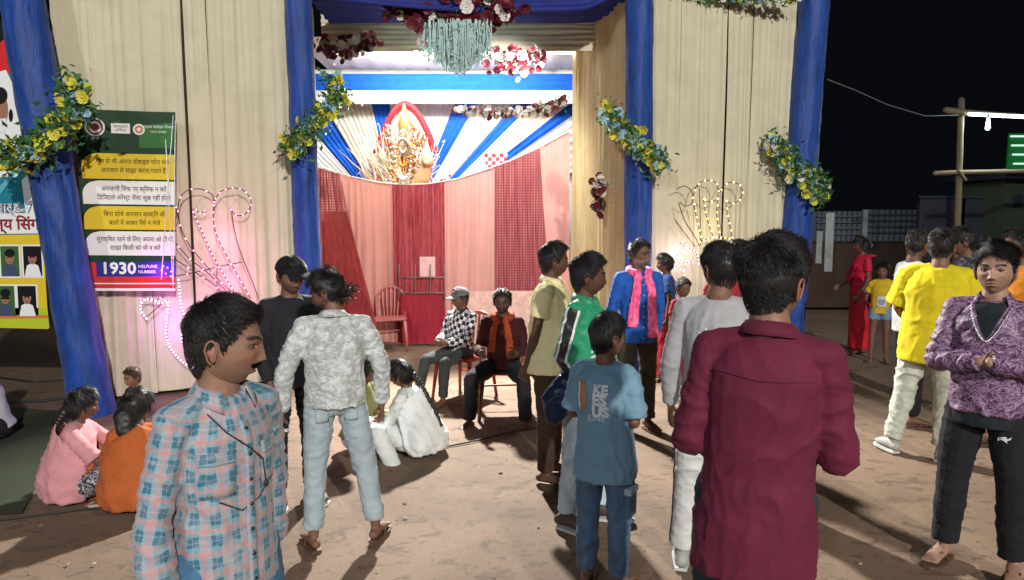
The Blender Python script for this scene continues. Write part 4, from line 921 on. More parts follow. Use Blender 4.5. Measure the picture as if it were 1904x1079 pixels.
# banner frame of reference: u 0..1 across, v 0..1 down, between its four corners
c00, c10, c11, c01 = bp(140, 203, .10), bp(326, 209, .10), bp(326, 541, .10), bp(158, 541, .10)
bn = unit(np.cross(c10-c00, c01-c00)); bn = bn if bn[1] < 0 else -bn
def buv(u, v, off=0.0): return (c00*(1-u)+c10*u)*(1-v)+(c01*(1-u)+c11*u)*v + bn*(off+0.012*math.sin(u*7+v*5)*0.6)-bo
def bpatch(name, mat, u0, v0, u1, v1, off, rl=0.0, n=14, parent=ban):
    P = []
    for i in range(n+1):
        v = v0+(v1-v0)*i/n; e = 0
        if rl:
            q = i/n; e = rl*(1-math.sqrt(max(0, 1-(1-min(q/.55, 1))**2)))
        P.append([buv(u0+e+(u1-u0-e)*j/n, v, off) for j in range(n+1)])
    m = MB(); m.grid(np.array(P)); return m.build(name, mat, parent)
def btext(txt, u, v, size, mat, off, name='lettering', parent=ban, bold=0.0, sx=1.0, slope=0.0):
    co, F = text_mesh(txt, 1.0, bold=bold); w = np.linalg.norm(c10-c00); h = np.linalg.norm(c01-c00)
    V = [buv(u+q[0]*size*sx/w, v-(q[1]*size)/h, off) for q in co]; m = MB(); m.add(V, F); return m.build(name, mat, parent, smooth=False)
GRN = vinyl('dark green print', (.012, .045, .022)); bpatch('sheet', GRN, 0, 0, 1, 1, 0)
bpatch('green_shape', vinyl('bright green print', (.04, .16, .04)), .62, .06, .98, .20, .0035, .3)
bpatch('stripe', vinyl('blue print', (.02, .03, .25)), .0, .835, 1, .925, .0035)
bpatch('stripe', vinyl('red print', (.62, .03, .03)), .0, .92, 1, .985, .004); bpatch('stripe', vinyl('red print', (.62, .03, .03)), .0, .84, .13, .93, .005)
bpatch('stripe', vinyl('white print', (.8, .8, .8)), .0, .955, 1, .962, .006); bpatch('stripe', vinyl('white print', (.8, .8, .8)), .0, .985, 1, 1, .005)
rows = [(.235, .375, vinyl('yellow print', (.72, .52, .03)), ('भूल से भी अपना मोबाइल फोन नंबर', 'अनजान से साझा करना गलत है')), (.385, .515, vinyl('white print', (.8, .8, .8)), ('अनजानी लिंक पर क्लिक न करें', 'डिजिटल अरेस्ट जैसा कुछ नहीं होता')),
        (.525, .655, vinyl('yellow print', (.72, .52, .03)), ('बिना सोचे अनजान व्यक्ति की', 'बातों में आकर पैसे न भेजें')), (.665, .80, vinyl('white print', (.8, .8, .8)), ('सुरक्षित रहने के लिए अपना ओ टी पी', 'साझा किसी को भी न करें'))]
INK = vinyl('dark brown ink', (.10, .05, .03)); WINK = vinyl('white print', (.8, .8, .8))
for v0, v1, mt, tx in rows:
    bpatch('text_panel', mt, .03, v0, 1.0, v1, .005, .16)
    for i, t in enumerate(tx): btext(t, .56, v0+.045+.048*i, .062, INK, .009, bold=.006, sx=.82)
btext('1930', .37, .875, .155, WINK, .010, bold=.03, sx=1.05); btext('HELPLINE', .69, .862, .042, WINK, .010, bold=.008); btext('NUMBER', .68, .892, .042, WINK, .010, bold=.008)
def disc(name, mat, u, v, r0, off, parent=ban, r1=0.0, n=24):
    w = np.linalg.norm(c10-c00); h = np.linalg.norm(c01-c00); a = np.arange(n+1)*2*PI/n
    P = np.array([[buv(u+math.cos(t)*rr/w, v+math.sin(t)*rr/h, off) for t in a] for rr in (r1, r0)]); m = MB(); m.grid(P); return m.build(name, mat, parent)
disc('emblem_ring', WINK, .18, .095, .085, .006); disc('emblem_ring', vinyl('maroon print', (.25, .03, .04)), .18, .095, .070, .008, r1=.055); disc('emblem_centre', vinyl('maroon print', (.25, .03, .04)), .18, .095, .034, .009)
btext('पुलिस', .18, .155, .03, WINK, .008)
bpatch('logo_plate', WINK, .34, .07, .53, .125, .006); btext('जागरूकता', .435, .088, .035, INK, .009); btext('अभियान', .435, .108, .03, INK, .009)
disc('emblem', WINK, .62, .10, .052, .006); disc('emblem', vinyl('orange print', (.6, .2, .05)), .62, .10, .036, .008, r1=.018); btext('साइबर क्राइम विभाग', .82, .085, .036, WINK, .008); btext('भारत सरकार', .82, .112, .03, WINK, .008)
# clear plastic strips running down its right side
for px0, px1 in (((322, 215), (300, 520)), ((326, 225), (322, 530)), ((308, 260), (322, 540))):
    a = bp(*px0, .13)-bo; b = bp(*px1, .13)-bo; m = MB(); m.loft([a, (a+b)/2+bn*.01, b], .004, n=6); m.build('cord', plain('shiny plastic strip', (.75, .78, .8), .15), ban)

# ------------------------------------------------------------------ portrait banner behind the leftmost pillar
PB = np.array([at_y(-150, 600, 6.95)[0], 6.95]); PE = np.array([at_y(88, 600, 6.95)[0], 6.95])
def pp(px, py, off=0.0): return at_y(px, py, 6.95-off)
pb = empty('portrait_banner', (-5.2, 6.95, .8)); tag(pb, 'party style vinyl banner with portraits half hidden behind the leftmost pillar', 'banner'); pbo = np.array(pb.location)
def poly(name, mat, pts, off, parent=pb, sm=False):
    m = MB(); m.add([pp(a, b, off)-pbo for a, b in pts], [tuple(range(len(pts)))]); return m.build(name, mat, parent, smooth=sm)
def oval(name, mat, cx_, cy_, rx_, ry_, off, n=26): return poly(name, mat, [(cx_+rx_*math.cos(t*2*PI/n), cy_+ry_*math.sin(t*2*PI/n)) for t in range(n)], off)
TEAL = vinyl('teal print', (.02, .20, .27)); WP = vinyl('white print', (.8, .8, .8)); SK = vinyl('skin tone print', (.33, .17, .11)); BK = vinyl('black print', (.012, .012, .014)); YP = vinyl('yellow print', (.72, .52, .03)); LG = vinyl('lime print', (.45, .55, .03))
poly('sheet', TEAL, [(-150, 40), (36, 40), (92, 610), (-150, 604)], 0)
poly('dark_corner', BK, [(-150, 40), (30, 40), (50, 150), (20, 90), (-150, 95)], .004)
poly('red_shape', vinyl('red print', (.62, .03, .03)), [(-20, 95), (12, 70), (30, 118), (36, 160), (10, 130), (-20, 140)], .006)
poly('robe', WP, [(-40, 150), (10, 128), (30, 170), (44, 240), (52, 300), (30, 330), (-40, 330)], .005)
oval('face', SK, 2, 205, 13, 30, .008); oval('hair', BK, 0, 178, 14, 16, .009); poly('beard', WP, [(-8, 222), (12, 220), (8, 246), (-4, 246)], .010)
oval('dark_spot', BK, 20, 215, 4, 12, .010)
poly('sleeve', WP, [(40, 335), (58, 320), (66, 400), (48, 398)], .006)
poly('light_ray', vinyl('pale teal print', (.12, .42, .5)), [(-20, 370), (30, 310), (36, 314), (-14, 380)], .006)
poly('yellow_band', YP, [(-150, 440), (80, 436), (90, 612), (-150, 606)], .005); poly('lime_band', LG, [(-150, 575), (88, 572), (92, 610), (-150, 604)], .008)
poly('orange_line', vinyl('orange print', (.6, .2, .05)), [(-150, 588), (89, 586), (90, 592), (-150, 594)], .010)
poly('white_band', WP, [(-150, 400), (74, 396), (78, 434), (-150, 438)], .007)
def ptxt(t, px, py, size, mat, off, bold=0.0, rot=0.0):
    co, F = text_mesh(t, size, bold=bold); c = pp(px, py, off)-pbo; m = MB(); m.add([c+np.array([q[0]*math.cos(rot)-q[1]*math.sin(rot), 0, q[0]*math.sin(rot)+q[1]*math.cos(rot)]) for q in co], F); return m.build('lettering', mat, pb, smooth=False)
ptxt('वार्ड-7', 26, 389, .135, WP, .010, .006); ptxt('वार्ड-7', 27, 389, .135, vinyl('navy print', (.01, .03, .12)), .012, -.002)
ptxt('नित्य सिंग', 20, 418, .145, vinyl('maroon print', (.25, .03, .04)), .012, .004)
for i, (cx_, cy_) in enumerate(((18, 486), (60, 486), (10, 560), (50, 560), (-22, 486), (-30, 560))):
    fr_ = poly('photo_frame', WP, [(cx_-21, cy_-31), (cx_+19, cy_-31), (cx_+22, cy_+31), (cx_-18, cy_+31)], .008)
    poly('photo_ground', vinyl('leaf green print', (.05, .13, .04)) if i % 2 == 0 else BK, [(cx_-18, cy_-28), (cx_+16, cy_-28), (cx_+19, cy_+28), (cx_-15, cy_+28)], .010)
    poly('photo_shirt', WP if i in (1, 3) else vinyl('slate print', (.06, .08, .14)), [(cx_-14, cy_+28), (cx_-10, cy_+8), (cx_, cy_+3), (cx_+11, cy_+8), (cx_+17, cy_+28)], .012)
    oval('photo_face', SK, cx_, cy_-6, 8, 12, .014, 16); oval('photo_hair', BK, cx_, cy_-15, 9.5, 8, .015, 16); [oval('photo_eye', BK, cx_+s_*3.6, cy_-6, 1.6, .9, .0155, 8) for s_ in (-1, 1)]; oval('photo_mouth', vinyl('maroon print', (.25, .03, .04)), cx_, cy_+1, 3, 1, .0155, 8)
    if i == 2: poly('photo_glasses', BK, [(cx_-8, cy_-8), (cx_+8, cy_-8), (cx_+7, cy_-3), (cx_-7, cy_-3)], .016)

# ------------------------------------------------------------------ LED peacocks
def led_peacock(label, A, B, off, lines, bulbs, seed, halo):
    A = np.array(A, float); B = np.array(B, float); n = unit(np.array([(B-A)[1], -(B-A)[0]])); A2, B2 = A+n*off, B+n*off
    allp = [on_plane(px, py, A2, B2) for l in lines for px, py in l]; c0 = np.mean(allp, 0); c0[2] = 0
    root = empty('light_peacock', c0); tag(root, label, 'light figure')
    wire = plain('dark wire', (.05, .035, .03), .5, .5); r = np.random.default_rng(seed); meshes = {}
    for i, l in enumerate(lines):
        P = np.array([on_plane(px, py, A2, B2)-c0 for px, py in l])
        t = np.linspace(0, 1, len(P)); tt = np.linspace(0, 1, len(P)*5); Q = np.stack([np.interp(tt, t, P[:, k]) for k in range(3)], 1)
        for _ in range(3): Q[1:-1] = (Q[:-2]+2*Q[1:-1]+Q[2:])/4
        m = MB(); m.loft(Q, .0052, n=6); m.build('wire_frame', wire, root)
        kind, sp = bulbs[i]
        if kind is None: continue
        dl = np.linalg.norm(np.diff(Q, axis=0), axis=1); s_ = np.concatenate([[0], np.cumsum(dl)]); cnt = int(s_[-1]/sp)
        if kind not in meshes:
            b = MB(); b.ball((0, 0, 0), .0095, 6); me = mesh_from(b.V, b.F, 'bulb'); me.materials.append(glow(kind+' bulb', LEDC[kind], LEDS[kind])); meshes[kind] = me
        for q in range(cnt+1):
            x = q*sp; p = np.array([np.interp(x, s_, Q[:, k]) for k in range(3)])+np.array([n[0], n[1], 0])*.012
            o = mobj('bulb', meshes[kind], None, root); o.location = p
    for (px, py, col, e) in halo:
        d = bpy.data.lights.new('string_light', 'POINT'); d.energy = e; d.color = col; d.shadow_soft_size = .05; o = bpy.data.objects.new('string_light', d); COL.objects.link(o); o.parent = root; o.location = on_plane(px, py, A+n*(off+.08), B+n*(off+.08))-c0
LEDC = {'white pink': (1, .62, .92), 'pink': (1, .28, .62), 'magenta': (1, .2, .85), 'warm': (1, .68, .25), 'violet': (.6, .2, 1)}; LEDS = {'white pink': 6, 'pink': 3, 'magenta': 3.5, 'warm': 5, 'violet': 5}
L = [[(272, 592), (262, 580), (260, 568), (266, 557), (282, 556), (300, 566), (312, 556), (312, 575), (309, 600), (308, 625), (316, 648), (330, 664), (345, 678), (360, 684)],   # breast
     [(332, 520), (334, 545), (336, 565), (344, 590), (352, 600), (345, 612), (336, 622), (340, 640), (352, 652), (366, 664)],     # back of neck and wing
     [(262, 556), (285, 560), (305, 552)], [(318, 505), (306, 492), (298, 500), (306, 508), (320, 515)],
     [(270, 592), (300, 566)],
     [(300, 385), (305, 408), (320, 412), (330, 402), (326, 378), (305, 364), (280, 364), (262, 385), (258, 410), (270, 438), (290, 460), (320, 478), (360, 505), (400, 530), (420, 555)],
     [(296, 408), (300, 420), (325, 450), (350, 480), (390, 510), (430, 550)],
     [(380, 398), (384, 390), (372, 398), (362, 388), (358, 392), (366, 410), (380, 440), (392, 470), (415, 510), (440, 550)],
     [(398, 376), (396, 362), (375, 351), (350, 352), (334, 366), (330, 390), (334, 420), (350, 455), (378, 488), (410, 525), (440, 552)],
     [(430, 390), (436, 400), (450, 402), (464, 392), (468, 372), (455, 354), (435, 349), (412, 354), (398, 372), (396, 400), (398, 425), (410, 455), (432, 495), (455, 535), (465, 555)],
     [(430, 388), (434, 420), (442, 455), (455, 490), (472, 530), (480, 555)],
     [(320, 515), (370, 505), (410, 495), (448, 488)]]
Bs = [('white pink', .035), ('white pink', .035), ('magenta', .045), ('magenta', .05), (None, 0), ('pink', .17), ('pink', .16), ('pink', .05), ('pink', .14), ('pink', .07), (None, 0), ('pink', .14)]
led_peacock('pink and white LED peacock with curled tail on a wire frame, left of the men', (-4.32, 7.02), (-2.30, 8.02), .22, L, Bs, 1, [(345, 615, (.55, .08, 1), 5), (325, 600, (.9, .25, 1), 3), (300, 505, (1, .10, .9), 3), (430, 530, (1, .15, .65), 5), (420, 440, (1, .25, .65), 4)])
L2 = [[(1258, 352), (1272, 345), (1284, 352), (1290, 368), (1284, 382), (1272, 384), (1264, 376)],
      [(1262, 378), (1272, 410), (1295, 445), (1300, 458)], [(1256, 410), (1270, 430), (1292, 458)],
      [(1288, 368), (1294, 345), (1310, 335), (1328, 336), (1336, 350), (1334, 372), (1322, 376), (1312, 374), (1308, 368)],
      [(1290, 380), (1294, 400), (1298, 420), (1305, 450)], [(1308, 370), (1312, 400), (1322, 430), (1330, 450)], [(1334, 370), (1332, 400), (1336, 430), (1340, 450)],
      [(1350, 374), (1362, 380), (1376, 372), (1382, 356), (1374, 342), (1358, 338), (1344, 346), (1338, 358)], [(1350, 374), (1352, 400), (1358, 425), (1362, 450)],
      [(1300, 450), (1330, 440), (1360, 445), (1378, 450)], [(1300, 350), (1302, 400), (1302, 455)],
      [(1298, 490), (1296, 470), (1284, 462), (1268, 464), (1258, 478), (1254, 492), (1262, 500), (1272, 505), (1268, 530), (1270, 560)], [(1262, 482), (1274, 490), (1290, 486)], [(1262, 450), (1270, 458), (1275, 452)]]
B2 = [(None, 0), (None, 0), (None, 0), ('warm', .09), ('warm', .08), ('warm', .08), ('warm', .08), ('warm', .10), ('warm', .09), ('warm', .06), (None, 0), ('white pink', .045), ('pink', .05), ('pink', .05)]
led_peacock('warm white LED peacock with curled tail on the right beige curtain', (1.62, 8.68), (3.60, 9.32), .22, L2, B2, 2, [(1275, 480, (1, .7, .9), 6), (1330, 430, (1, .8, .4), 2.5)])
# ------------------------------------------------------------------ right background: yard wall, tin sheets, house and bamboo frame
def yard():
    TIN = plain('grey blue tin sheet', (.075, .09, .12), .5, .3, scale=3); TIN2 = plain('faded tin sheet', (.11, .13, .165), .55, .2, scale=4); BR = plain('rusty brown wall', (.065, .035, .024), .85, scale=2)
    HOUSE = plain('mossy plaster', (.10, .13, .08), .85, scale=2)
    Y = 14.0
    f = empty('tin_fence', (at_y(1600, 500, Y)[0], Y, 0)); tag(f, 'dark tin sheet fence on a rusty brown base wall behind the saree woman', 'fence'); fo = np.array(f.location)
    def bx(name, mat, x0, y0, x1, y1, Yd=Y, t=.04, par=f, o=fo):
        a = at_y(x0, y0, Yd); b = at_y(x1, y1, Yd); m = MB(); m.box((min(a[0], b[0])-o[0], Yd-o[1], min(a[2], b[2])-o[2]), (max(a[0], b[0])-o[0], Yd+t-o[1], max(a[2], b[2])-o[2])); return bevel(m.build(name, mat, par, smooth=False), .005)
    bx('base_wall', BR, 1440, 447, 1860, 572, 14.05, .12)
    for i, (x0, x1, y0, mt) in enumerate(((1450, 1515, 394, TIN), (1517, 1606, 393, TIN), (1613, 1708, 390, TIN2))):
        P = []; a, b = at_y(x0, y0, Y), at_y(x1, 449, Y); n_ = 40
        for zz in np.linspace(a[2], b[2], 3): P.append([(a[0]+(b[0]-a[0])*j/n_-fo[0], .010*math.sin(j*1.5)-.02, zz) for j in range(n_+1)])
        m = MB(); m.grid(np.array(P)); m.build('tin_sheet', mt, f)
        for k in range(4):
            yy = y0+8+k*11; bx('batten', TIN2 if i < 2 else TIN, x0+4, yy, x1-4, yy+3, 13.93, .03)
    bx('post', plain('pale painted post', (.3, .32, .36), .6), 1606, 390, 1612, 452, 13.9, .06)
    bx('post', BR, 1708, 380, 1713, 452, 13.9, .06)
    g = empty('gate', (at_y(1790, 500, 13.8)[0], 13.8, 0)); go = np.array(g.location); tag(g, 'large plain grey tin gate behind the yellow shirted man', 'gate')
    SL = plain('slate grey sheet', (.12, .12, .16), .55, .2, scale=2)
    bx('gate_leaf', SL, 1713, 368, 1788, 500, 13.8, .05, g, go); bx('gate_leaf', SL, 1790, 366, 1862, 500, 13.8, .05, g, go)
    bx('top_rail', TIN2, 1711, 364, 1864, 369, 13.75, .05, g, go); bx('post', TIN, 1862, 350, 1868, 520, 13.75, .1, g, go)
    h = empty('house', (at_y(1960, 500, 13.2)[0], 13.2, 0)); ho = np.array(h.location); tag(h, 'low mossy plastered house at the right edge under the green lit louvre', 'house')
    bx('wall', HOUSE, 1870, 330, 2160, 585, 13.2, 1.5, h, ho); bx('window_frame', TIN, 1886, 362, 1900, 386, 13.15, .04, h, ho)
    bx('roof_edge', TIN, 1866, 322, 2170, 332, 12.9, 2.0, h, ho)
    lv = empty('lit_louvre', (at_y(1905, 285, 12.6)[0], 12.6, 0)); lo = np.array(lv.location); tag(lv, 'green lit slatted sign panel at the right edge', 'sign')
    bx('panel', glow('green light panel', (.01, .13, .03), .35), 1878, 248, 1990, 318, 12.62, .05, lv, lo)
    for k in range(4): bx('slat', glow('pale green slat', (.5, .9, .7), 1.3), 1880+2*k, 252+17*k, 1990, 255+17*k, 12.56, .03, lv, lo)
    # bamboo frame with tube light
    b = empty('bamboo_frame', (at_y(1780, 500, 11.5)[0], 11.5, 0)); bo_ = np.array(b.location); tag(b, 'bamboo pole frame carrying the lit tube light at the right', 'pole frame')
    def pole(p, q, r, name='pole', Yd=11.5):
        a, c = at_y(*p, Yd)-bo_, at_y(*q, Yd)-bo_; C = np.linspace(a, c, 12); C += np.stack([noise(C*1.3+5)*.03, 0*C[:, 0], noise(C*1.1)*.03], 1); m = MB(); m.loft(C, r*np.array([1, 1.06]*6), n=8); m.build(name, BAMBOO, b)
    pole((1787, 186), (1778, 520), .045); pole((1738, 322), (2000, 318), .035, Yd=11.42); pole((1776, 207), (2000, 222), .04, Yd=11.42); pole((1760, 205), (1800, 210), .05, 'knot', 11.40); pole((1782, 318), (1795, 335), .02, 'tie', 11.38)
    tl = empty('tube_light', (0, 0, 0)); tag(tl, 'white tube light glowing along the upper bamboo crossbar at the right edge', 'tube light')
    m = MB(); m.loft([at_y(1803, 213, 11.32), at_y(1990, 222, 11.32)], .022, n=8); m.build('tube', glow('cold tube light', (.85, 1, .97), 7), tl)
    m = MB(); m.loft([at_y(1800, 209, 11.35), at_y(1990, 218, 11.35)], .012, n=6); m.build('fitting', plain('white enamel', (.7, .7, .7), .4), tl)
    bl = empty('light_bulb', tuple(at_y(1838, 216, 11.3))); tag(bl, 'small cold white bulb hanging from the tube light', 'bulb')
    m = MB(); m.loft([(0, 0, -.04), (0, 0, -.18)], [.02, .035], n=8); m.build('bulb', glow('cold tube light', (.85, 1, .97), 7), bl); m = MB(); m.loft([(0, 0, .02), (0, 0, -.04)], .015, n=6); m.build('socket', TIN, bl)
    lamp('tube_lamp', 'AREA', tuple(at_y(1890, 222, 11.2)), (4.5, 9.5, 0), 22, (.85, 1, .97), 1.2, .08)
    cb = MB(); C = np.array([at_y(1538, 148, 10), at_y(1590, 168, 10.3), at_y(1650, 195, 10.7), at_y(1720, 216, 11.1), at_y(1782, 214, 11.4)]); cb.loft(C, .008, n=5); tag(cb.build('cable', plain('grey cable', (.15, .15, .15), .6)), 'thin cable sagging from the pillar to the bamboo frame', 'cable')
    for px, y0, y1, w in ((1544, 396, 505, .07), (1524, 430, 490, .05)):
        a = at_y(px, y0, 12.2); c = at_y(px, y1, 12.2); G = pleat_sheet((a[0]-w, 12.2), (a[0]+w, 12.2), a[2], c[2], 12, 20, .03, 8, px); m = MB(); m.grid(G); tag(m.build('hanging_cloth', cloth('dusty white cloth', (.30, .33, .33))), ('long' if px == 1544 else 'short')+' pale cloth strip hanging in the dark beside the rightmost pillar', 'cloth')
    lg = MB(); a = ground_at(1510, 548); lg.box((a[0], a[1]-.3, 0), (a[0]+1.5, a[1]+.3, .16)); bevel(lg.build('stone_ledge', plain('grey stone', (.16, .17, .15), .85), smooth=False), .02); tag(bpy.data.objects['stone_ledge'], 'low grey stone ledge in the dark behind the rightmost pillar', 'ledge')
yard()

# ------------------------------------------------------------------ plastic chairs
def chair(pos, yaw, mat, label):
    e = empty('plastic_chair', (pos[0], pos[1], 0), math.radians(yaw)); tag(e, label, 'chair', 'plastic chairs by the stage')
    s = MB(); n = 12; G = []; 
    for i in range(n):
        row = []
        for j in range(n):
            u, v = j/(n-1)*2-1, i/(n-1)*2-1; w = .215-.02*(v+1)/2; row.append((u*w, v*.20, .43-.018*(1-u*u)*(1-v*v)-.02*max(0, -v-.6)))
        G.append(row)
    s.grid(np.array(G)); o = s.build('seat', mat, e); solid(o, .012); bevel(o, .004)
    rim = MB(); rim.loft([(-.215, -.2, .42), (-.2, .2, .42), (.2, .2, .42), (.215, -.2, .42), (-.215, -.2, .415)], [.012]*5, [.02]*5, n=8); rim.build('seat_rim', mat, e)
    for sx in (-1, 1):
        for sy, y in ((-1, -.19), (1, .19)):
            l = MB(); l.loft([(sx*.195, y, .42), (sx*.215, y*1.12, .2), (sx*.232, y*1.24, .0)], [.024, .020, .017], [.020, .016, .014], n=8, round_=False); l.build('leg', mat, e)
    fr = MB(); t = np.linspace(0, PI, 17); C = [(-.20, .20, .42)]+[(-.205*math.cos(a)*(1.0), .235+.05*math.sin(a), .62+.22*math.sin(a)) for a in t]+[(.20, .20, .42)]
    fr.loft(C, .020, .013, n=8, right=(0, 0, 1)); fr.build('back_frame', mat, e)
    for x in (-.11, -.055, 0, .055, .11):
        l = MB(); top = .62+.22*math.sqrt(1-(x/.205)**2)-.005; l.loft([(x*.8, .205, .43), (x, .24, .62), (x*1.05, .275, top)], .014, .006, n=6); l.build('slat', mat, e)
    st = MB(); st.loft([(-.21, .215, .22), (.21, .215, .22)], .01, n=6); st.build('stretcher', mat, e)
    return e
RED1 = plain('pinkish red plastic', (.45, .13, .13), .35); RED2 = plain('dark red plastic', (.28, .02, .015), .35); BRN = plain('brown plastic', (.22, .07, .03), .4); GRNP = plain('pale green plastic', (.35, .75, .40), .4)
c0 = ground_at(727, 648); chair(c0, 8, RED1, 'empty pinkish red plastic chair standing before the screen curtain')

# ------------------------------------------------------------------ idol on the stage
def idol():
    c = at_y(750, 345, 11.2); zb = c[2]-.10; e = empty('goddess_idol', (c[0]+.03, 11.2, 0)); tag(e, 'garlanded goddess idol with a tall crown under a red arch on the stage', 'idol')
    GOLD = plain('gilded ornament', (.85, .52, .16), .3, .6, var=.2, scale=40); RC = cloth('red silk', (.62, .03, .04), .5, wscale=12); WG = plain('white garland', (.82, .78, .72), .7); STR = plain('golden straw', (.72, .50, .20), .5, .3); PE_ = plain('peach paint', (.75, .40, .25), .5)
    pl = MB(); pl.box((-1.0, -.35, 0), (1.0, .5, zb)); bevel(pl.build('platform', cloth('red silk', (.62, .03, .04)), e, smooth=False), .01)
    ar = MB(); t = np.linspace(-.1, PI+.1, 40); P = []
    for r_, y_ in ((.40, .10), (.43, .06), (.46, .05), (.50, .10)): P.append([(r_*math.cos(a)*(1-.25*math.sin(a)), y_, zb+.60+(.30+r_*.95)*max(0, math.sin(a))**1.3+.02*math.sin(a*34)*(r_ > .5)) for a in t])
    ar.grid(np.array(P)); solid(ar.build('arch', RC, e), .02)
    bp_ = MB(); P = [[(s_*(.36-.30*(i/20)**1.6), .14, zb+.1+1.25*i/20) for s_ in (-1, -.5, 0, .5, 1)] for i in range(21)]; bp_.grid(np.array(P)); solid(bp_.build('white_backing', WG, e), .02)
    # figure
    b = MB(); b.loft([(0, 0, zb), (0, 0, zb+.25), (0, 0, zb+.45), (0, 0, zb+.6), (0, 0, zb+.72), (0, 0, zb+.80)], [.22, .17, .10, .13, .12, .04], [.14, .12, .08, .09, .07, .04], n=14)
    for s in (-1, 1):
        for k in range(4):
            a = math.radians(-35+32*k); el = np.array([s*(.13+.14*math.cos(a)), -.03*k, zb+.68+.13*math.sin(a)]); w = el+np.array([s*.06, -.08, .12]); b.loft([(s*.11, 0, zb+.69), el, w], [.032, .026, .02], n=8)
    me = remesh(b, .010, 2); o = mobj('figure', me, PE_, e)
    sk = (.80, .50, .32); hv, hf, hc = head_mesh(sk, 60, 50, fem=True, scalp=True); hv = hv*.85+np.array([0, -.03, zb+.88]); me = mesh_from(hv, hf); vattr(me, 'col', np.concatenate([hc, np.ones((len(hc), 1))], 1), 'FLOAT_COLOR'); mobj('head', me, skin_mat(), e)
    cr = MB(); cr.loft([(0, 0, zb+.93), (0, 0, zb+1.02), (0, 0, zb+1.12), (0, 0, zb+1.22), (0, 0, zb+1.32)], [.09, .10, .075, .045, .012], n=12)
    for k in range(7):
        a = math.radians(-75+25*k); cr.loft([(0, -.04, zb+1.0), (.15*math.sin(a), -.04, zb+1.0+.19*math.cos(a))], [.03, .008], [.008, .004], n=6)
    cr.build('crown', GOLD, e)
    dr = MB(); P = []
    for i in range(14): P.append([(.24*math.cos(a)*(1-.5*i/13), -.14*math.sin(a)-.02-.02*math.sin(a*9), zb+.02+.5*i/13) for a in np.linspace(0, PI, 26)])
    dr.grid(np.array(P)); dr.build('skirt', RC, e)
    r = np.random.default_rng(8)
    for k in range(5):
        g = MB(); w = .05+.035*k; n_ = 26; C = [(w*math.sin(PI*2*i/n_)*1.0, -.20-.012*k, zb+.72-.10*k*.6+(.10+.1*k)*(math.cos(PI*2*i/n_)-.4)) for i in range(n_+1)]
        for p in C: g.ball(p, .019+.005*r.uniform(), 6)
        g.build('garland', WG if k % 2 == 0 else plain('marigold garland', (.75, .33, .04), .7), e)['kind'] = 'stuff'
    # fan of golden sticks, tinsel and arrows to both sides
    st = MB(); wt = MB()
    for i in range(230):
        a = r.normal()*.50; x0 = r.normal()*.20+.06; l = r.uniform(.45, .95)*(1-.35*abs(a)); tgt = st if r.uniform() < .36 else wt
        p = np.array([x0-.12, -.12+r.uniform(-.1, .1), zb+r.uniform(-.0, .15)]); q = p+np.array([math.sin(a-.12)*l, r.normal()*.05, math.cos(a)*l]); mid = (p+q)/2+r.normal(size=3)*.02; tgt.loft([p, mid, q], [.010, .008, .003], n=5)
        if r.uniform() < .4: leaves_mb(tgt, q, 3, .012, .05, r, (0, -.3, 1))
    st.build('straw_fan', STR, e); wt.build('white_tinsel', WG, e)
    tr = MB(); tr.loft([(.30, -.15, zb+.0), (.52, -.15, zb+.9)], .012, n=6)
    for dx in (-.05, 0, .05): tr.loft([(.50, -.15, zb+.86), (.51+dx, -.15, zb+.95), (.53+dx*.8, -.15, zb+1.02)], [.008, .008, .003], n=5)
    tr.build('trident', plain('silver metal', (.7, .72, .75), .3, .8), e)
    li = MB(); li.loft([(.20, -.25, zb+.05), (.30, -.28, zb+.2), (.36, -.30, zb+.36)], [.10, .11, .085], n=12); li.ball((.38, -.36, zb+.44), (.10, .10, .10), 12)
    for s in (-1, 1): li.ball((.38+s*.07, -.34, zb+.53), .03, 8)
    li.loft([(.38, -.40, zb+.42), (.38, -.47, zb+.40)], [.05, .035], n=10); me = remesh(li, .010, 2); mobj('lion', me, plain('tawny paint', (.70, .42, .20), .6), e)
    for mt_, nm, sd_ in ((GOLD, 'gold_ornament', 1), (WG, 'white_blossom', 2), (RC, 'red_blossom', 3), (plain('marigold garland', (.75, .33, .04), .7), 'marigold', 4)):
        q_ = np.random.default_rng(sd_); ob = MB()
        for i in range(240 if nm == 'white_blossom' else 80):
            hgt = q_.uniform(0, 1)**1.2; xx = q_.normal()*.22*(1.25-hgt)+.02; xx = xx if abs(xx) > .11 else math.copysign(.11+.09*q_.uniform(), xx); ob.ball((xx, -.14-.08*q_.uniform(), zb+.05+hgt*.95), .010+.014*q_.uniform(), 6)
        ob.build(nm, mt_, e)['kind'] = 'stuff'
    ro = MB()
    for i in range(26):
        a = r.uniform(0, 2*PI); ro.ball((.62+.09*math.cos(a)*r.uniform(), -.3+.05*r.normal(), zb+.10+.09*math.sin(a)*r.uniform()), .028, 6)
    ro.build('red_bouquet', RC, e)['kind'] = 'stuff'
    e.children[0]['label'] = 'red cloth covered platform'
    k = empty('checked_box', tuple(at_y(922, 305, 11.3)-np.array([0, 0, .2]))); tag(k, 'white gift box with red checks right of the idol', 'box'); bxm = NB('red and white checks'); ch_ = bxm.n('ShaderNodeTexChecker'); bxm.L(bxm.coord('Object'), ch_.inputs[0]); ch_.inputs['Scale'].default_value = 17; ch_.inputs[1].default_value = (.8, .78, .76, 1); ch_.inputs[2].default_value = (.5, .02, .06, 1); bxm.base(ch_.outputs[0])
    m = MB(); m.box((-.16, -.1, .0), (.17, .1, .31)); bevel(m.build('carton', bxm.m, k, smooth=False), .008); m = MB(); m.box((-.17, -.11, .311), (.18, .11, .35)); bevel(m.build('lid', bxm.m, k, smooth=False), .008)
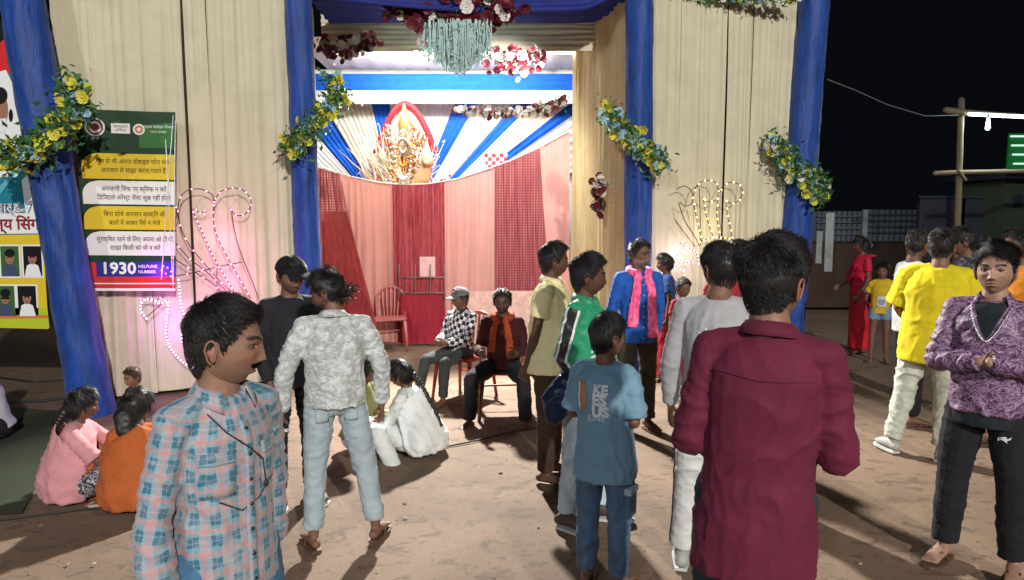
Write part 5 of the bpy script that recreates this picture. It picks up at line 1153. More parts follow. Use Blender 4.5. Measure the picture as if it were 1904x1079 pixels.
    m = MB(); m.box((-.2, -.15, -k.location.z), (.2, .15, -.004)); bevel(m.build('stand', BB, k, smooth=False), .01)
idol()

# ------------------------------------------------------------------ garment materials
def plaid():
    m = NB('teal and coral plaid'); a = m.attr('guv'); s = m.n('ShaderNodeSeparateXYZ'); m.L(a.outputs['Vector'], s.inputs[0])
    nz = m.noise(m.coord('Object'), 30, 3)
    u = m.math('ADD', s.outputs[0], m.math('MULTIPLY', nz, .018)); v = m.math('ADD', s.outputs[1], m.math('MULTIPLY', nz, .020))
    P = .060
    def fr(x, off): return m.math('FRACT', m.math('ADD', m.math('DIVIDE', x, P), off))
    def band(x, off, lo, hi): f = fr(x, off); return m.math('MULTIPLY', m.math('GREATER_THAN', f, lo), m.math('LESS_THAN', f, hi))
    tu, tv = band(u, 0, .05, .52), band(v, 0, .05, .55)
    col = m.mix(tu, (.34, .30, .33, 1), (.16, .29, .35, 1)); col = m.mix(m.math('MULTIPLY', tv, .55), col, (.11, .28, .36, 1)); col = m.mix(m.math('MULTIPLY', tu, tv), col, (.028, .14, .21, 1))
    cu, cv = band(u, 0, .66, .80), band(v, 0, .68, .82); col = m.mix(m.math('MULTIPLY', cu, .55), col, (.50, .20, .18, 1)); col = m.mix(m.math('MULTIPLY', cv, .60), col, (.50, .20, .18, 1))
    w1, w2 = band(u, 0, .24, .29), band(v, 0, .24, .30); col = m.mix(m.math('MULTIPLY', w1, .22), col, (.55, .45, .46, 1)); col = m.mix(m.math('MULTIPLY', w2, .22), col, (.55, .45, .46, 1))
    col = m.mix(m.math('MULTIPLY', m.ramp(m.noise(m.coord('Object'), 22, 3, .6, 1.0), [(.45, 0.0), (.7, 1.0)]), .45), col, (.42, .38, .40, 1)); m.base(col); wv = m.noise(m.coord('Object'), 300, 2); m.bump(m.math('ADD', m.math('MULTIPLY', m.noise(m.coord('Object'), 14, 3, .6, 1), .8), m.math('MULTIPLY', wv, .1)), .3, .02); m.set(Roughness=.85, Sheen_Weight=.15); return m.m
def camo():
    m = NB('pale grey camouflage print'); v = m.coord('Object', (1, 1, 1.7)); n1 = m.noise(v, 13, 3, .6, 1.2); n2 = m.noise(v, 24, 3, .6, 1.5); n3 = m.noise(v, 55, 2)
    c = m.ramp(n1, [(.42, (.34, .36, .35)), (.52, (.48, .50, .50)), (.6, (.58, .60, .60))]); c = m.mix(m.math('MULTIPLY', m.ramp(n2, [(.56, 0.0), (.62, 1.0)]), .7), c, (.26, .27, .25, 1)); c = m.mix(m.math('MULTIPLY', m.ramp(n3, [(.6, 0.0), (.66, 1.0)]), .5), c, (.72, .74, .74, 1))
    m.base(c); m.bump(m.noise(m.coord('Object'), 16, 4, .6, 1), .3, .02); m.set(Roughness=.75); return m.m
def checks():
    m = NB('black and white check'); a = m.attr('guv'); ch = m.n('ShaderNodeTexChecker'); mp = m.n('ShaderNodeMapping'); m.L(a.outputs['Vector'], mp.inputs[0]); mp.inputs['Scale'].default_value = (1, 1, 0); mp.inputs['Rotation'].default_value = (0, 0, .35); m.L(mp.outputs[0], ch.inputs[0]); ch.inputs['Scale'].default_value = 24
    n = m.noise(m.coord('Object'), 30, 2); m.base(m.mix(ch.outputs[1], (.015, .015, .02, 1), m.ramp(n, [(.4, (.35, .35, .36)), (.55, (.75, .75, .75))]))); m.set(Roughness=.8); return m.m
def purple():
    m = NB('purple scrawl print'); v = m.coord('Object', (1, 1, 1.6)); n = m.noise(v, 15, 4, .6, 2.5); n2 = m.noise(v, 38, 3, .6, 1.0)
    d = m.math('ABSOLUTE', m.math('SUBTRACT', n, .5)); c = m.ramp(d, [(0.0, (.38, .27, .38)), (.03, (.20, .10, .20)), (.07, (.065, .016, .065)), (.3, (.045, .012, .05))]); c = m.mix(m.math('MULTIPLY', m.ramp(n2, [(.56, 0.0), (.62, 1.0)]), .55), c, (.30, .20, .30, 1))
    m.base(c); m.bump(m.noise(m.coord('Object'), 14, 3, .6, 1), .3, .02); m.set(Roughness=.6); return m.m
def floral():
    m = NB('black cloth with pale flowers'); n = m.noise(m.coord('Object'), 42, 3, .6, 2.0); m.base(m.ramp(n, [(.50, (.012, .012, .018)), (.56, (.42, .38, .40))])); m.set(Roughness=.8); return m.m
def jacket_green():
    m = NB('green track jacket'); a = m.attr('guv'); s = m.n('ShaderNodeSeparateXYZ'); m.L(a.outputs['Vector'], s.inputs[0])
    sl = m.math('GREATER_THAN', s.outputs[2], .5); au = m.math('SUBTRACT', m.math('ABSOLUTE', s.outputs[0]), .105)
    au = m.math('ABSOLUTE', m.math('SUBTRACT', s.outputs[0], GOFF)); blk = m.math('MULTIPLY', m.math('LESS_THAN', au, .030), sl); wht = m.math('MULTIPLY', m.math('LESS_THAN', m.math('ABSOLUTE', m.math('SUBTRACT', au, .035)), .008), sl)
    c = m.mix(blk, (.010, .26, .12, 1), (.012, .014, .018, 1)); c = m.mix(wht, c, (.75, .75, .75, 1)); m.base(c); m.bump(m.noise(m.coord('Object'), 14, 3, .6, 1), .3, .02); m.set(Roughness=.5, Sheen_Weight=.2); return m.m
GOFF = 0.0
def denim(name, col):
    return cloth(name, col, .85, var=.18, bump=.3, wscale=10, stretch=(1, 1, .5))
BUT = plain('dark button', (.03, .03, .04), .3); BUTW = plain('white button', (.6, .6, .6), .3)
BLACKP = cloth('black trousers', (.014, .014, .018), .85); DARKB = cloth('dark brown trousers', (.06, .032, .025), .85); OLIVE = cloth('dark olive trousers', (.045, .045, .028), .85)
GREYP = cloth('pale grey jeans', (.35, .42, .455), .85, var=.08, bump=.3); LIGHTJ = denim('light blue jeans', (.42, .50, .56)); BLUEJ = denim('blue jeans', (.07, .17, .30)); BOYJ = denim('slate blue jeans', (.09, .15, .24)); CREAMP = cloth('cream cargo trousers', (.50, .52, .44), .85)
SANDAL = plain('brown sandal', (.10, .055, .035), .6); SHOE = plain('brown shoe', (.07, .045, .035), .5); WSHOE = plain('grey shoe', (.35, .35, .33), .6)
MED = (.270, .142, .092); DRK = (.155, .078, .050); VDK = (.095, .050, .034); LIT = (.36, .20, .135)

# ================================================================== 1 the man in the plaid shirt
def plaid_man():
    pm = plaid(); R = person('man in teal and coral plaid shirt turned to his left, nearest at the left', (-.815, 1.98, 0), 36, 1.635, head=(42, 4, 2), build=.93, vox=.0055, cvox=.008, dens=1.0, skin=(.31, .175, .122), seed=3, headk=1.03,
        arms={1: ((.34, .30, -1), (.05, .1, -1)), -1: ((-.26, .02, -1), (-.0, -.12, -1))}, hair=dict(style='short', curl=.30, thick=.95, fringe=.1), face=dict(mou=1.0, beard=.25),
        top=dict(mat=pm, fit=.022, hem=-.10, hemr=(.168, .132), wr=.0085, collar='shirt', copen=34, collar_mat=pm), bottom=dict(mat=BLUEJ), shoes='sandal', shoe_mat=SANDAL)
    placket(R, -.09, .40, pm, BUT, w=.014, nb=7); k = R['k']
    for s in (1, -1):
        decal_poly(R, [(s*.045*k, .325*k), (s*.135*k, .325*k), (s*.135*k, .20*k), (s*.045*k, .20*k)], pm, name='pocket'); decal_poly(R, [(s*.042*k, .33*k), (s*.138*k, .33*k), (s*.135*k, .295*k), (s*.045*k, .295*k)], pm, name='pocket_flap', off=.007)
    # dark inner collar and earphone cord
    C = [(-.085, .43, 1), (-.06, .38, 1), (.0, .325, 1), (.045, .28, 1), (.06, .20, 1), (.03, .17, 1), (-.03, .15, 1), (-.09, .19, 1)]; P = project(R, [(x*k, z*k, s) for x, z, s in C], off=.008)
    m = MB(); m.loft(P, .0022, n=6); o = m.build('cord', plain('black rubber', (.02, .02, .02), .6)); o.parent = None; o.matrix_world = Matrix.Translation(R['o'].location) @ Matrix.Rotation(R['o'].rotation_euler.z, 4, 'Z'); tag(o, 'thin black earphone cord looped over the chest of the plaid shirted man', 'earphone cord')
    b = MB(); b.ball(P[4], (.008, .006, .011), 8); b.build('earbud', plain('black rubber', (.02, .02, .02), .6), o)
plaid_man()

# ================================================================== 2 man in maroon shirt, back turned
def maroon_man():
    mm = cloth('maroon satin cotton', (.120, .014, .036), .78, var=.06, bump=.2, wscale=8, spec=.2, sheen=.03)
    R = person('man in maroon shirt standing with his back turned, nearest at the right', (.755, 2.18, 0), 178, 1.80, head=(-24, 4, 0), spine=(-.05, 0, 1), vox=.006, cvox=.008, dens=1.15, skin=(.30, .165, .11), seed=8, headk=1.0, build=.95,
        arms={-1: ((-.15, -.02, -1), (.10, -1, .30)), 1: ((.19, .10, -1), (-.2, -1, .35))}, hair=dict(style='short', curl=.42, thick=1.2, length=1.25, topx=1.3), face=dict(beard=.3),
        top=dict(mat=mm, fit=.026, hem=-.235, hemr=(.196, .158), wr=.007, collar='shirt', big=.85), bottom=dict(mat=cloth('dark green trousers', (.02, .045, .04))), shoes='sandal', shoe_mat=SANDAL, twist=-3)
    k = R['k']; P = project(R, [(x*k, (.355-.004*math.cos(x*30))*k, -1) for x in np.linspace(-.135, .135, 24)], off=.002); m = MB(); m.loft(P, .0024, n=5); m.build('yoke_seam', mm, R['top'])
maroon_man()

# ================================================================== 3 pale camouflage shirt man
def camo_man():
    cm = camo(); R = person('man in pale grey camouflage shirt and pale jeans seen from behind', (-.975, 3.92, 0), 184, 1.57, head=(62, 16, 0), vox=.006, cvox=.009, dens=.8, skin=(.20, .10, .065), seed=12,
        arms={1: ((.42, .05, -1), (.10, -.10, -1)), -1: ((-.40, .10, -1), (-.02, -.25, -1))}, hair=dict(style='short', curl=.75, thick=1.25, length=1.5), face=dict(beard=.55, mou=.6), build=1.06,
        legs={1: ((.10, 0, -1), (.05, .05, -1)), -1: ((-.20, -.02, -1), (-.14, .06, -1))}, feet={1: (.25, -1, 0), -1: (-.5, -1, 0)}, top=dict(mat=cm, fit=.024, hem=-.06, hemr=(.176, .135), wr=.009, collar='shirt'),
        bottom=dict(mat=GREYP, w=1.08, end=.93, wr=.007), shoes='sandal', shoe_mat=SANDAL, handcurl=.5)
    k = R['k']
    for s in (1, -1): decal_poly(R, [(s*.04*k, -.03*k), (s*.125*k, -.025*k), (s*.12*k, -.15*k), (s*.045*k, -.15*k)], GREYP, sd=-1, name='back_pocket', key='bbvh', parent='bot')
    n = R['hc']+R['HR']@np.array([0, .105, -.02]); b = MB(); r = np.random.default_rng(2)
    for i in range(160):
        d = unit(r.normal(size=3)+[0, .5, -.2]); p = n+r.normal(size=3)*.022+R['HR']@np.array([0, .0, .0]); b.loft([p, p+d*.02, p+d*.03+r.normal(size=3)*.012], [.003, .0025, .001], n=4)
    b.build('hair_bunch', hair_mat(), R['o'])
    bp = MB(); w = R['A'][-1][2]; bp.loft([w+unit(np.cross((0, 0, 1.0), (math.cos(t), math.sin(t), 0)))*0+np.array([math.cos(t)*.031, math.sin(t)*.029, .02]) for t in np.linspace(0, 2*PI, 14)], .005, n=6); bp.build('bracelet', plain('dark beads', (.05, .04, .03), .4), R['o'])
camo_man()

# ================================================================== 4 black cap man
def cap(R, mat, brim_yaw=0.0, brim=True, back=1.0):
    hk = R['hk']; HR = R['HR']@rotz(math.radians(brim_yaw)); n = 26; P = []
    for i in range(10):
        t = i/9*PI*.5; row = []
        for j in range(n+1):
            a = 2*PI*j/n; row.append(R['hc']+HR@(np.array([.092*math.sin(a)*math.cos(t), -.108*math.cos(a)*math.cos(t)+.006, .040+.095*math.sin(t)])*hk))
        P.append(row)
    m = MB(); m.grid(np.array(P)); o = m.build('cap', mat, R['o']); solid(o, .004)
    if brim:
        P = []
        for i in range(6):
            e = i/5; row = []
            for j in range(15):
                a = math.radians(-62+124*j/14); row.append(R['hc']+HR@(np.array([.090*math.sin(a)*(1+.10*e), -.106*math.cos(a)-.075*e*math.cos(a)**.6, .042-.012*e-.02*abs(math.sin(a))**2*e])*hk))
            P.append(row)
        m = MB(); m.grid(np.array(P)); b = m.build('brim', mat, o); solid(b, .004)
R = person('man in black cap and black shirt standing behind the camouflage shirt', (-1.40, 4.55, 0), 15, 1.61, head=(5, 12, 0), skin=(.20, .10, .07), vox=.008, cvox=.010, dens=.3, seed=21, arms={1: ((.2, -.1, -1), (-.2, -.5, -1)), -1: ((-.2, .0, -1), (.2, -.6, -1))}, face=dict(beard=.5, mou=.8),
           top=dict(mat=cloth('black shirt', (.018, .017, .022), .8), sleeve='long', fit=.018), bottom=dict(mat=BLACKP), shoes='shoe', shoe_mat=SHOE)
cap(R, cloth('black cap cloth', (.012, .011, .014), .85), 20)

# ================================================================== seated pair on chairs
SIT = {1: ((.22, -1, -.10), (.05, .10, -1)), -1: ((-.22, -1, -.10), (-.05, .10, -1))}
def capped_man():
    g = ground_at(852, 742); chair((g[0]+.06, g[1]+.1), -32, RED2, 'dark red plastic chair under the man in the check shirt')
    R = person('seated man in grey cap and black and white check shirt', (g[0]+.02, g[1]+.14, 0), -42, 1.47, head=(-22, 6, 0), pz=.48, spine=(0, .06, 1), skin=(.16, .085, .06), legs={1: ((.10, -1, -.12), (.02, -.10, -1)), -1: ((-.22, -1, -.12), (-.1, -.25, -1))},
        arms={1: ((.12, -.45, -1), (-.75, -.95, -.12)), -1: ((-.12, -.45, -1), (.55, -1, -.1))}, vox=.009, cvox=.011, dens=.12, seed=31, face=dict(beard=.2), top=dict(mat=checks(), fit=.024, hem=-.05, collar='shirt', collar_mat=cloth('dark brown collar', (.05, .025, .025))), bottom=dict(mat=cloth('dark grey green trousers', (.045, .055, .05))), shoes='sandal', shoe_mat=SANDAL, handcurl=.7)
    cap(R, cloth('grey cap cloth', (.16, .15, .16), .85))
capped_man()
def bearded_man():
    g = ground_at(935, 772); chair((g[0], g[1]+.05), 5, BRN, 'brown plastic chair under the bearded man with the orange scarf')
    R = person('seated dark bearded man in dark red shirt with orange scarf', (g[0], g[1]+.02, 0), -8, 1.60, head=(2, 6, 0), pz=.49, skin=VDK, legs={1: ((.42, -1, -.12), (.05, .08, -1)), -1: ((-.40, -1, -.12), (-.05, -.05, -1))}, feet={1: (.4, -1, 0), -1: (-.5, -1, 0)},
        arms={1: ((.22, -.30, -1), (-.2, -1, .05)), -1: ((-.22, -.30, -1), (.2, -1, .05))}, vox=.009, cvox=.011, dens=.14, seed=33, face=dict(beard=1.0, mou=1.0), top=dict(mat=cloth('dark red shirt', (.045, .008, .008)), fit=.022, hem=-.05), bottom=dict(mat=BLACKP, w=1.1), shoes='sandal', shoe_mat=SANDAL, handcurl=.6)
    scarf(R, cloth('orange scarf', (.30, .045, .014), .8), .36, .045)
def scarf(R, mat, drop, w, loops=True, name='scarf'):
    k = R['k']; nb, Rt, Fw, U = R['nb'], R['Rt'], R['Fw'], R['U']; g = MB()
    t = np.linspace(-PI*.86, PI*.86, 22); C = [nb+(Rt*math.sin(a)*.092-Fw*math.cos(a)*.085+Fw*.015+U*(-.005-.03*(1-math.cos(a))*.5))*k for a in t]; g.loft(C, .026*k, .034*k, n=10)
    for s in (1, -1):
        P = project(R, [(s*(.075+.02*q)*k, (.42-q*drop/.36*.36)*k, 1) for q in np.linspace(0, 1, 12)], off=.018); d = drop*(1.0 if s > 0 else .82)
        P = project(R, [(s*(.035+.060*q**.5)*k, (.43-q*d)*k, 1) for q in np.linspace(0, 1, 14)], off=.016); P = np.array(P)
        if (.43-d) < -.1: P[:, :] = P
        g.loft(P, np.linspace(w*.75, w*.95, 14)*k, np.full(14, .010*k), right=Rt, n=12)
    me = remesh(g, .009, 2); co = get_co(me); no = get_no(me); set_co(me, co+no*(.010*ridge(co*np.array([55, 30, 12]))-.004)[:, None]); return mobj(name, me, mat, R['o'])
bearded_man()

# ================================================================== standing group by the right of the stage
def polo_man():
    ym = cloth('pale yellow polo', (.85, .74, .42), .85, var=.05); g = ground_at(1000, 893)
    R = person('man in pale yellow polo shirt looking right beside the stage', (g[0]+.08, g[1], 0), 78, 1.69, head=(26, 2, 0), skin=(.13, .068, .045), vox=.008, cvox=.010, dens=.35, seed=41, headk=.97, arms={-1: ((.02, .22, -1), (.12, .30, -1)), 1: ((.1, .2, -1), (-.1, .3, -1))}, face=dict(mou=.7, beard=.2),
        top=dict(mat=ym, sleeve='short', fit=.026, hem=-.16, hemr=(.200, .165), collar='polo', belly=.02), bottom=dict(mat=DARKB, w=1.12), shoes='sandal', shoe_mat=SANDAL); return R
polo_man()
GOFF = 0.085
def green_man():
    g = ground_at(1075, 975); jm = jacket_green()
    R = person('man in green track jacket with black and white sleeve stripes looking right', (g[0]+.02, g[1], 0), 72, 1.64, head=(26, 3, 0), skin=(.125, .062, .040), vox=.007, cvox=.009, dens=.5, seed=43, headk=1.02, arms={-1: ((.05, .28, -1), (.25, -.55, -1)), 1: ((.15, .0, -1), (-.3, -.8, -.5))}, face=dict(mou=.4, beard=.3),
        hair=dict(style='short', curl=.25, thick=1.1), legs={1: ((.05, -.2, -1), (.02, -.05, -1)), -1: ((-.05, .05, -1), (0, .12, -1))}, feet={1: (.2, -1, 0), -1: (-.2, -1, 0)},
        top=dict(mat=jm, fit=.026, hem=-.07, hemr=(.172, .138), collar='shirt', copen=40, wr=.009), bottom=dict(mat=LIGHTJ, w=1.0), shoes='shoe', shoe_mat=SHOE)
    k = R['k']; WT = plain('white print', (.75, .75, .75), .6)
    for x0, z0, x1, z1, w in ((.02, .30, -.10, .26, .022), (.0, .22, -.13, .18, .014), (.0, .19, -.13, .145, .014)): decal_poly(R, [(x0*k, z0*k), (x1*k, z1*k), (x1*k, (z1-w)*k), (x0*k, (z0-w)*k)], WT, name='white_stripe')
    decal_poly(R, [(-.02*k, .25*k), (-.13*k, .21*k), (-.13*k, .195*k), (-.02*k, .235*k)], cloth('black shirt', (.018, .017, .022)), name='black_stripe')
    b = MB(); c = np.array([g[0]-.13, g[1]-.22, .83]); b.loft([c+[.10, .06, .13], c+[.05, .03, .06], c+[-.02, 0, -.03], c+[-.03, 0, -.12]], [.05, .085, .09, .05], [.04, .05, .05, .03], n=14); me = remesh(b, .009, 2); co = get_co(me); set_co(me, co+get_no(me)*(.006*ridge(co*18))[:, None]); tag(mobj('cloth_bundle', me, cloth('navy satin', (.012, .025, .06), .35)), 'dark navy folded cloth held at the hip of the green jacket man', 'bundle')
green_man()
def boy():
    tm = cloth('dusty blue tee', (.17, .29, .39), .85, var=.06); p = ground_at(1128, 1092)
    R = person('boy in dusty blue t-shirt and slate cargo jeans seen from behind', (p[0]-.02, p[1], 0), 158, 1.37, head=(-30, 2, 0), skin=(.20, .10, .062), vox=.006, cvox=.008, dens=.7, seed=47, headk=1.10,
        arms={-1: ((-.14, .10, -1), (.30, -.85, .30)), 1: ((.20, .0, -1), (-.3, -.9, .0))}, hair=dict(style='short', curl=.12, thick=1.0, length=1.1), legs={1: ((.04, 0, -1), (.01, .03, -1)), -1: ((-.04, 0, -1), (-.01, .03, -1))},
        top=dict(mat=tm, sleeve='half', fit=.034, hem=-.24, hemr=(.212, .172), wr=.007), bottom=dict(mat=BOYJ, w=1.15, wr=.008), shoes='sandal', shoe_mat=SANDAL, build=.97)
    k = R['k']; WT = plain('white print', (.75, .75, .75), .6)
    decal_text(R, 'ES', -.015, .265*k, .075, WT, sd=-1, bold=.004); decal_text(R, 'US', -.02, .195*k, .072, WT, sd=-1, bold=.004); decal_text(R, 'KE', -.02, .328*k, .062, WT, sd=-1, bold=.003)
    decal_poly(R, [(.115*k, .36*k), (.07*k, .36*k), (.07*k, .20*k), (.115*k, .20*k)], plain('orange brown print', (.42, .20, .10), .7), sd=-1, n=8); decal_poly(R, [(.13*k, .36*k), (.118*k, .36*k), (.118*k, .19*k), (.13*k, .19*k)], WT, sd=-1, n=8)
    decal_text(R, 'JUNE', .0, .155*k, .038, WT, sd=-1)
    # cargo pocket on the right leg
    hp_, kn, an = R['Lg'][-1]; c = hp_+(kn-hp_)*.75+np.array([-.085*k, .02, 0]); m = MB(); m.box((-.014, -.06*k, -.10*k), (.016, .06*k, .07*k)); m.V = [tuple(np.array(v)+c) for v in m.V]; o = m.build('cargo_pocket', BOYJ, R['bot'], smooth=False); bevel(o, .008, 3)
    m = MB(); m.box((-.020, -.066*k, .045*k), (.016, .066*k, .085*k)); m.V = [tuple(np.array(v)+c) for v in m.V]; bevel(m.build('pocket_flap', denim('light blue jeans', (.42, .50, .56)), R['bot'], smooth=False), .006, 3)
    w = R['A'][-1][2]; e_ = R['A'][-1][1]; d = unit(w-e_); m = MB(); s1 = unit(np.cross(d, (0, 0, 1))); s2 = np.cross(d, s1)
    for j in range(12): m.ball(w-d*.02+s1*math.cos(j*PI/6)*.029+s2*math.sin(j*PI/6)*.029, .008, 6)
    m.build('bracelet', plain('dark and white beads', (.2, .2, .2), .4), R['o'])
boy()
def old_man():
    bm = cloth('bright blue shirt', (.018, .10, .42), .75, var=.1); g = ground_at(1186, 800)
    R = person('old bearded man in blue shirt with a bright pink scarf', (g[0]-.02, g[1], 0), 22, 1.66, head=(28, 0, 0), skin=DRK, vox=.007, cvox=.009, dens=.35, seed=51, arms={1: ((.22, .16, -1), (-.05, .25, -1)), -1: ((-.22, .16, -1), (.05, .25, -1))}, face=dict(beard=.75, mou=.8, beardcol=(.38, .36, .34)),
        hair=dict(style='short', curl=.3, thick=.8, matname='greying hair', col=(.02, .018, .018)), top=dict(mat=bm, fit=.022, hem=-.15, hemr=(.172, .135), collar='shirt'), bottom=dict(mat=OLIVE, w=1.1), shoes='sandal', shoe_mat=SANDAL)
    placket(R, -.13, .38, bm, BUTW, nb=6)
    pk = NB('bright pink scarf'); v = pk.coord('Object', (1, 1, .35)); n_ = pk.noise(v, 60, 3, .6, .5); pk.base(pk.ramp(n_, [(.4, (.72, .03, .20)), (.62, (.95, .22, .42))])); pk.set(Roughness=.8, Sheen_Weight=.3); pk.bump(n_, .5, .01)
    scarf(R, pk.m, .52, .052)
old_man()
def tee_man():
    tm = cloth('pale grey tee', (.38, .37, .385), .85, var=.05); p = ground_at(1262, 1085); X = 1.04
    R = person('man in pale grey t-shirt with a white figure printed on the back', (X, 3.62, 0), 172, 1.73, head=(38, 2, 0), skin=(.22, .115, .075), vox=.007, cvox=.009, dens=.7, seed=55, arms={1: ((.24, .02, -1), (.04, -.25, -1)), -1: ((-.22, .0, -1), (.1, -.8, -.6))},
        hair=dict(style='short', curl=.35, thick=1.1), top=dict(mat=tm, sleeve='long', fit=.022, hem=-.12, hemr=(.174, .138), wr=.004), bottom=dict(mat=cloth('white track pants', (.60, .60, .58)), w=1.1, wr=.006), shoes='shoe', shoe_mat=WSHOE, legs={1: ((.10, -.02, -1), (.06, .06, -1)), -1: ((-.06, 0, -1), (0, .04, -1))})
    k = R['k']; WT = plain('white print', (.75, .75, .75), .6); GD = plain('gold print', (.7, .5, .12), .6)
    star = lambda cx_, cz_, r0, r1, n=5, ph=0: [(cx_+(r0 if i % 2 == 0 else r1)*math.sin(i*PI/n+ph), cz_+(r0 if i % 2 == 0 else r1)*math.cos(i*PI/n+ph)) for i in range(2*n)]
    def flat(pts, mat, off=.004):
        c = (sum(p_[0] for p_ in pts)/len(pts), sum(p_[1] for p_ in pts)/len(pts)); V = project(R, [(c[0], c[1], -1)]+[(a, b, -1) for a, b in pts], off=off); m = MB(); n = len(pts); m.add(V, [(0, 1+i, 1+(i+1) % n) for i in range(n)]); m.build('print', mat, R['top'])
    flat(star(.04, .30, .042, .020), WT); flat(star(.04, .30, .026, .012), tm, .006)
    for i in range(6):
        x = -.01-.028*i; flat([(x, .22+.015*(i % 2)), (x-.022, .235), (x-.030, .345-.012*(i % 3)), (x-.012, .33), (x-.004, .29)], WT if i % 3 else GD)
    for i in range(3): flat([(-.02-.05*i, .205), (-.035-.05*i, .21), (-.06-.05*i, .26), (-.04-.05*i, .25)], GD, .006)
    ls = MB(); a, kn, an = R['Lg'][1]
    for o_ in (-.022, .0, .022):
        P = []
        for q in np.linspace(.15, .95, 20):
            c = a+(kn-a)*q*2 if q < .5 else kn+(an-kn)*(q-.5)*2; h_ = R['bbvh'].ray_cast(Vector(c+np.array([.5, o_, 0])), Vector((-1, 0, 0)), 1.0)
            P.append(np.array(h_[0])+[.002, 0, 0] if h_[0] is not None else c+np.array([.07, o_, 0]))
        ls.loft(P, .0045, n=5)
    ls.build('side_stripe', plain('black rubber', (.02, .02, .02), .6), R['bot'])
tee_man()
R = person('dark haired person in a red top behind the grey t-shirt', (1.47, 4.75, 0), 168, 1.70, head=(-10, 0, 0), skin=DRK, vox=.009, cvox=.011, dens=.3, seed=58, top=dict(mat=cloth('red top', (.36, .025, .035))), bottom=dict(mat=BLACKP), shoes='sandal', shoe_mat=SANDAL)

# women and child between the old man and the grey tee
R = person('short woman in red and blue dress in profile before the lit peacock', (1.72, 8.05, 0), -80, 1.45, head=(0, 4, 0), fem=True, skin=(.16, .08, .05), vox=.010, cvox=.012, dens=.14, seed=61, hair=dict(style='long'), top=dict(mat=cloth('dark blue blouse', (.02, .05, .16)), sleeve='short'), bottom=dict(kind='skirt', mat=cloth('red skirt', (.42, .03, .06))), palm=None)
R = person('small child in a dark red dress beside the old man', (1.75, 7.45, 0), 40, 1.20, head=(0, 6, 0), fem=True, headk=1.15, skin=DRK, vox=.010, cvox=.012, dens=.14, seed=63, top=dict(mat=cloth('dark red child dress', (.20, .02, .03)), sleeve='short'), bottom=dict(kind='skirt', mat=cloth('dark red child dress', (.20, .02, .03)), to=.35))
g = ground_at(1292, 640); chair((g[0]+.05, 8.1), 160, GRNP, 'pale green plastic chair beside the lit peacock')

# ================================================================== right side group
def purple_man():
    pm = purple(); tee = cloth('black tee', (.016, .022, .026), .85)
    R = person('young man in purple patterned shirt standing with arms crossed', (2.45, 3.66, 0), -10, 1.72, head=(2, -5, -2), skin=(.38, .23, .165), vox=.0055, cvox=.008, dens=1.0, seed=71, headk=1.02,
        arms={-1: ((-.24, -.22, -1), (.97, -.52, .12), (.45, 1, .0)), 1: ((.24, -.18, -1), (-.95, -.68, .16), (-.3, 1, -.10))}, hair=dict(style='short', curl=.6, thick=.85, length=1.6, fringe=.0, topx=1.8), face=dict(beard=.30, mou=.34), palm={-1: (0, 1, 0), 1: (0, 1, 0)},
        legs={1: ((.12, -.05, -1), (.06, .03, -1)), -1: ((-.10, -.05, -1), (-.06, .05, -1))}, top=dict(mat=pm, fit=.030, hem=-.10, hemr=(.182, .146), wr=.010, collar='shirt', copen=52), bottom=dict(mat=BLACKP, w=1.22, wr=.006), shoes='sandal', shoe_mat=SANDAL, handcurl={1: .7, -1: .42})
    k = R['k']; p0, U, Rt, Fw = R['p0'], R['U'], R['Rt'], R['Fw']
    # black tee: hem below the shirt and the open neck
    m = MB(); m.loft([p0-U*.17*k, p0-U*.10*k, p0-U*.04*k], np.array([.176, .176, .165])*k, np.array([.140, .138, .130])*k, right=Rt, n=24, round_=False); me = remesh(m, .009, 2); mobj('undershirt', me, tee, R['o'])
    G = []
    for i in range(12):
        z = .455-.175*i/11; hw = .070*(1-(i/11))**.8+.002; G.append([(hw*(j/6-1)*k, z*k, 1) for j in range(13)])
    P = np.array(project(R, [q for r_ in G for q in r_], off=.004)).reshape(12, 13, 3); m = MB(); m.grid(P); m.build('tee_front', tee, R['top'])
    # chain
    t = np.linspace(-1, 1, 60); P = project(R, [(x*.088*k, (.27+.175*abs(x)**1.7)*k, 1) for x in t], off=.010); m = MB()
    for q in P: m.ball(q, .0052, 6)
    m.build('chain', plain('silver chain', (.7, .72, .74), .25, .9), R['o'])
    # white leaping mark on the trousers
    b = R['bbvh']; c = (.098*k, -.215*k)
    shp = [(-.030, .004), (-.012, .012), (.004, .016), (.020, .010), (.032, .020), (.026, .006), (.012, -.002), (.014, -.014), (.006, -.010), (-.004, -.004), (-.016, -.002), (-.028, -.012)]
    V = [np.array(v) for v in project(R, [(c[0], c[1]+.003, 1)]+[(c[0]+a, c[1]+z_, 1) for a, z_ in shp], key='bbvh', off=.003)]; n = len(shp); m = MB(); m.add(V, [(0, 1+i, 1+(i+1) % n) for i in range(n)]); m.build('white_logo', plain('white print', (.75, .75, .75), .6), R['bot'])
purple_man()
R = person('man in bright yellow t-shirt and cream trousers seen from behind', (3.17, 5.42, 0), 176, 1.77, head=(-14, 4, 0), spine=(-.06, 0, 1), skin=(.21, .11, .07), vox=.008, cvox=.010, dens=.45, seed=75, build=1.1, arms={1: ((.28, -.15, -1), (-.2, -.8, -.5)), -1: ((-.22, -.1, -1), (.1, -.9, -.2))},
           hair=dict(style='short', curl=.15, thick=.9), top=dict(mat=cloth('bright yellow tee', (.62, .50, .015), .85, var=.07), sleeve='half', fit=.045, hem=-.22, hemr=(.205, .165), wr=.008, big=.7), bottom=dict(mat=CREAMP, w=1.15, wr=.011), shoes='shoe', shoe_mat=WSHOE, legs={1: ((.16, -.02, -1), (.16, .08, -1)), -1: ((-.05, -.02, -1), (0, .08, -1))}, feet={1: (.8, -1, 0), -1: (-.2, -1, 0)})
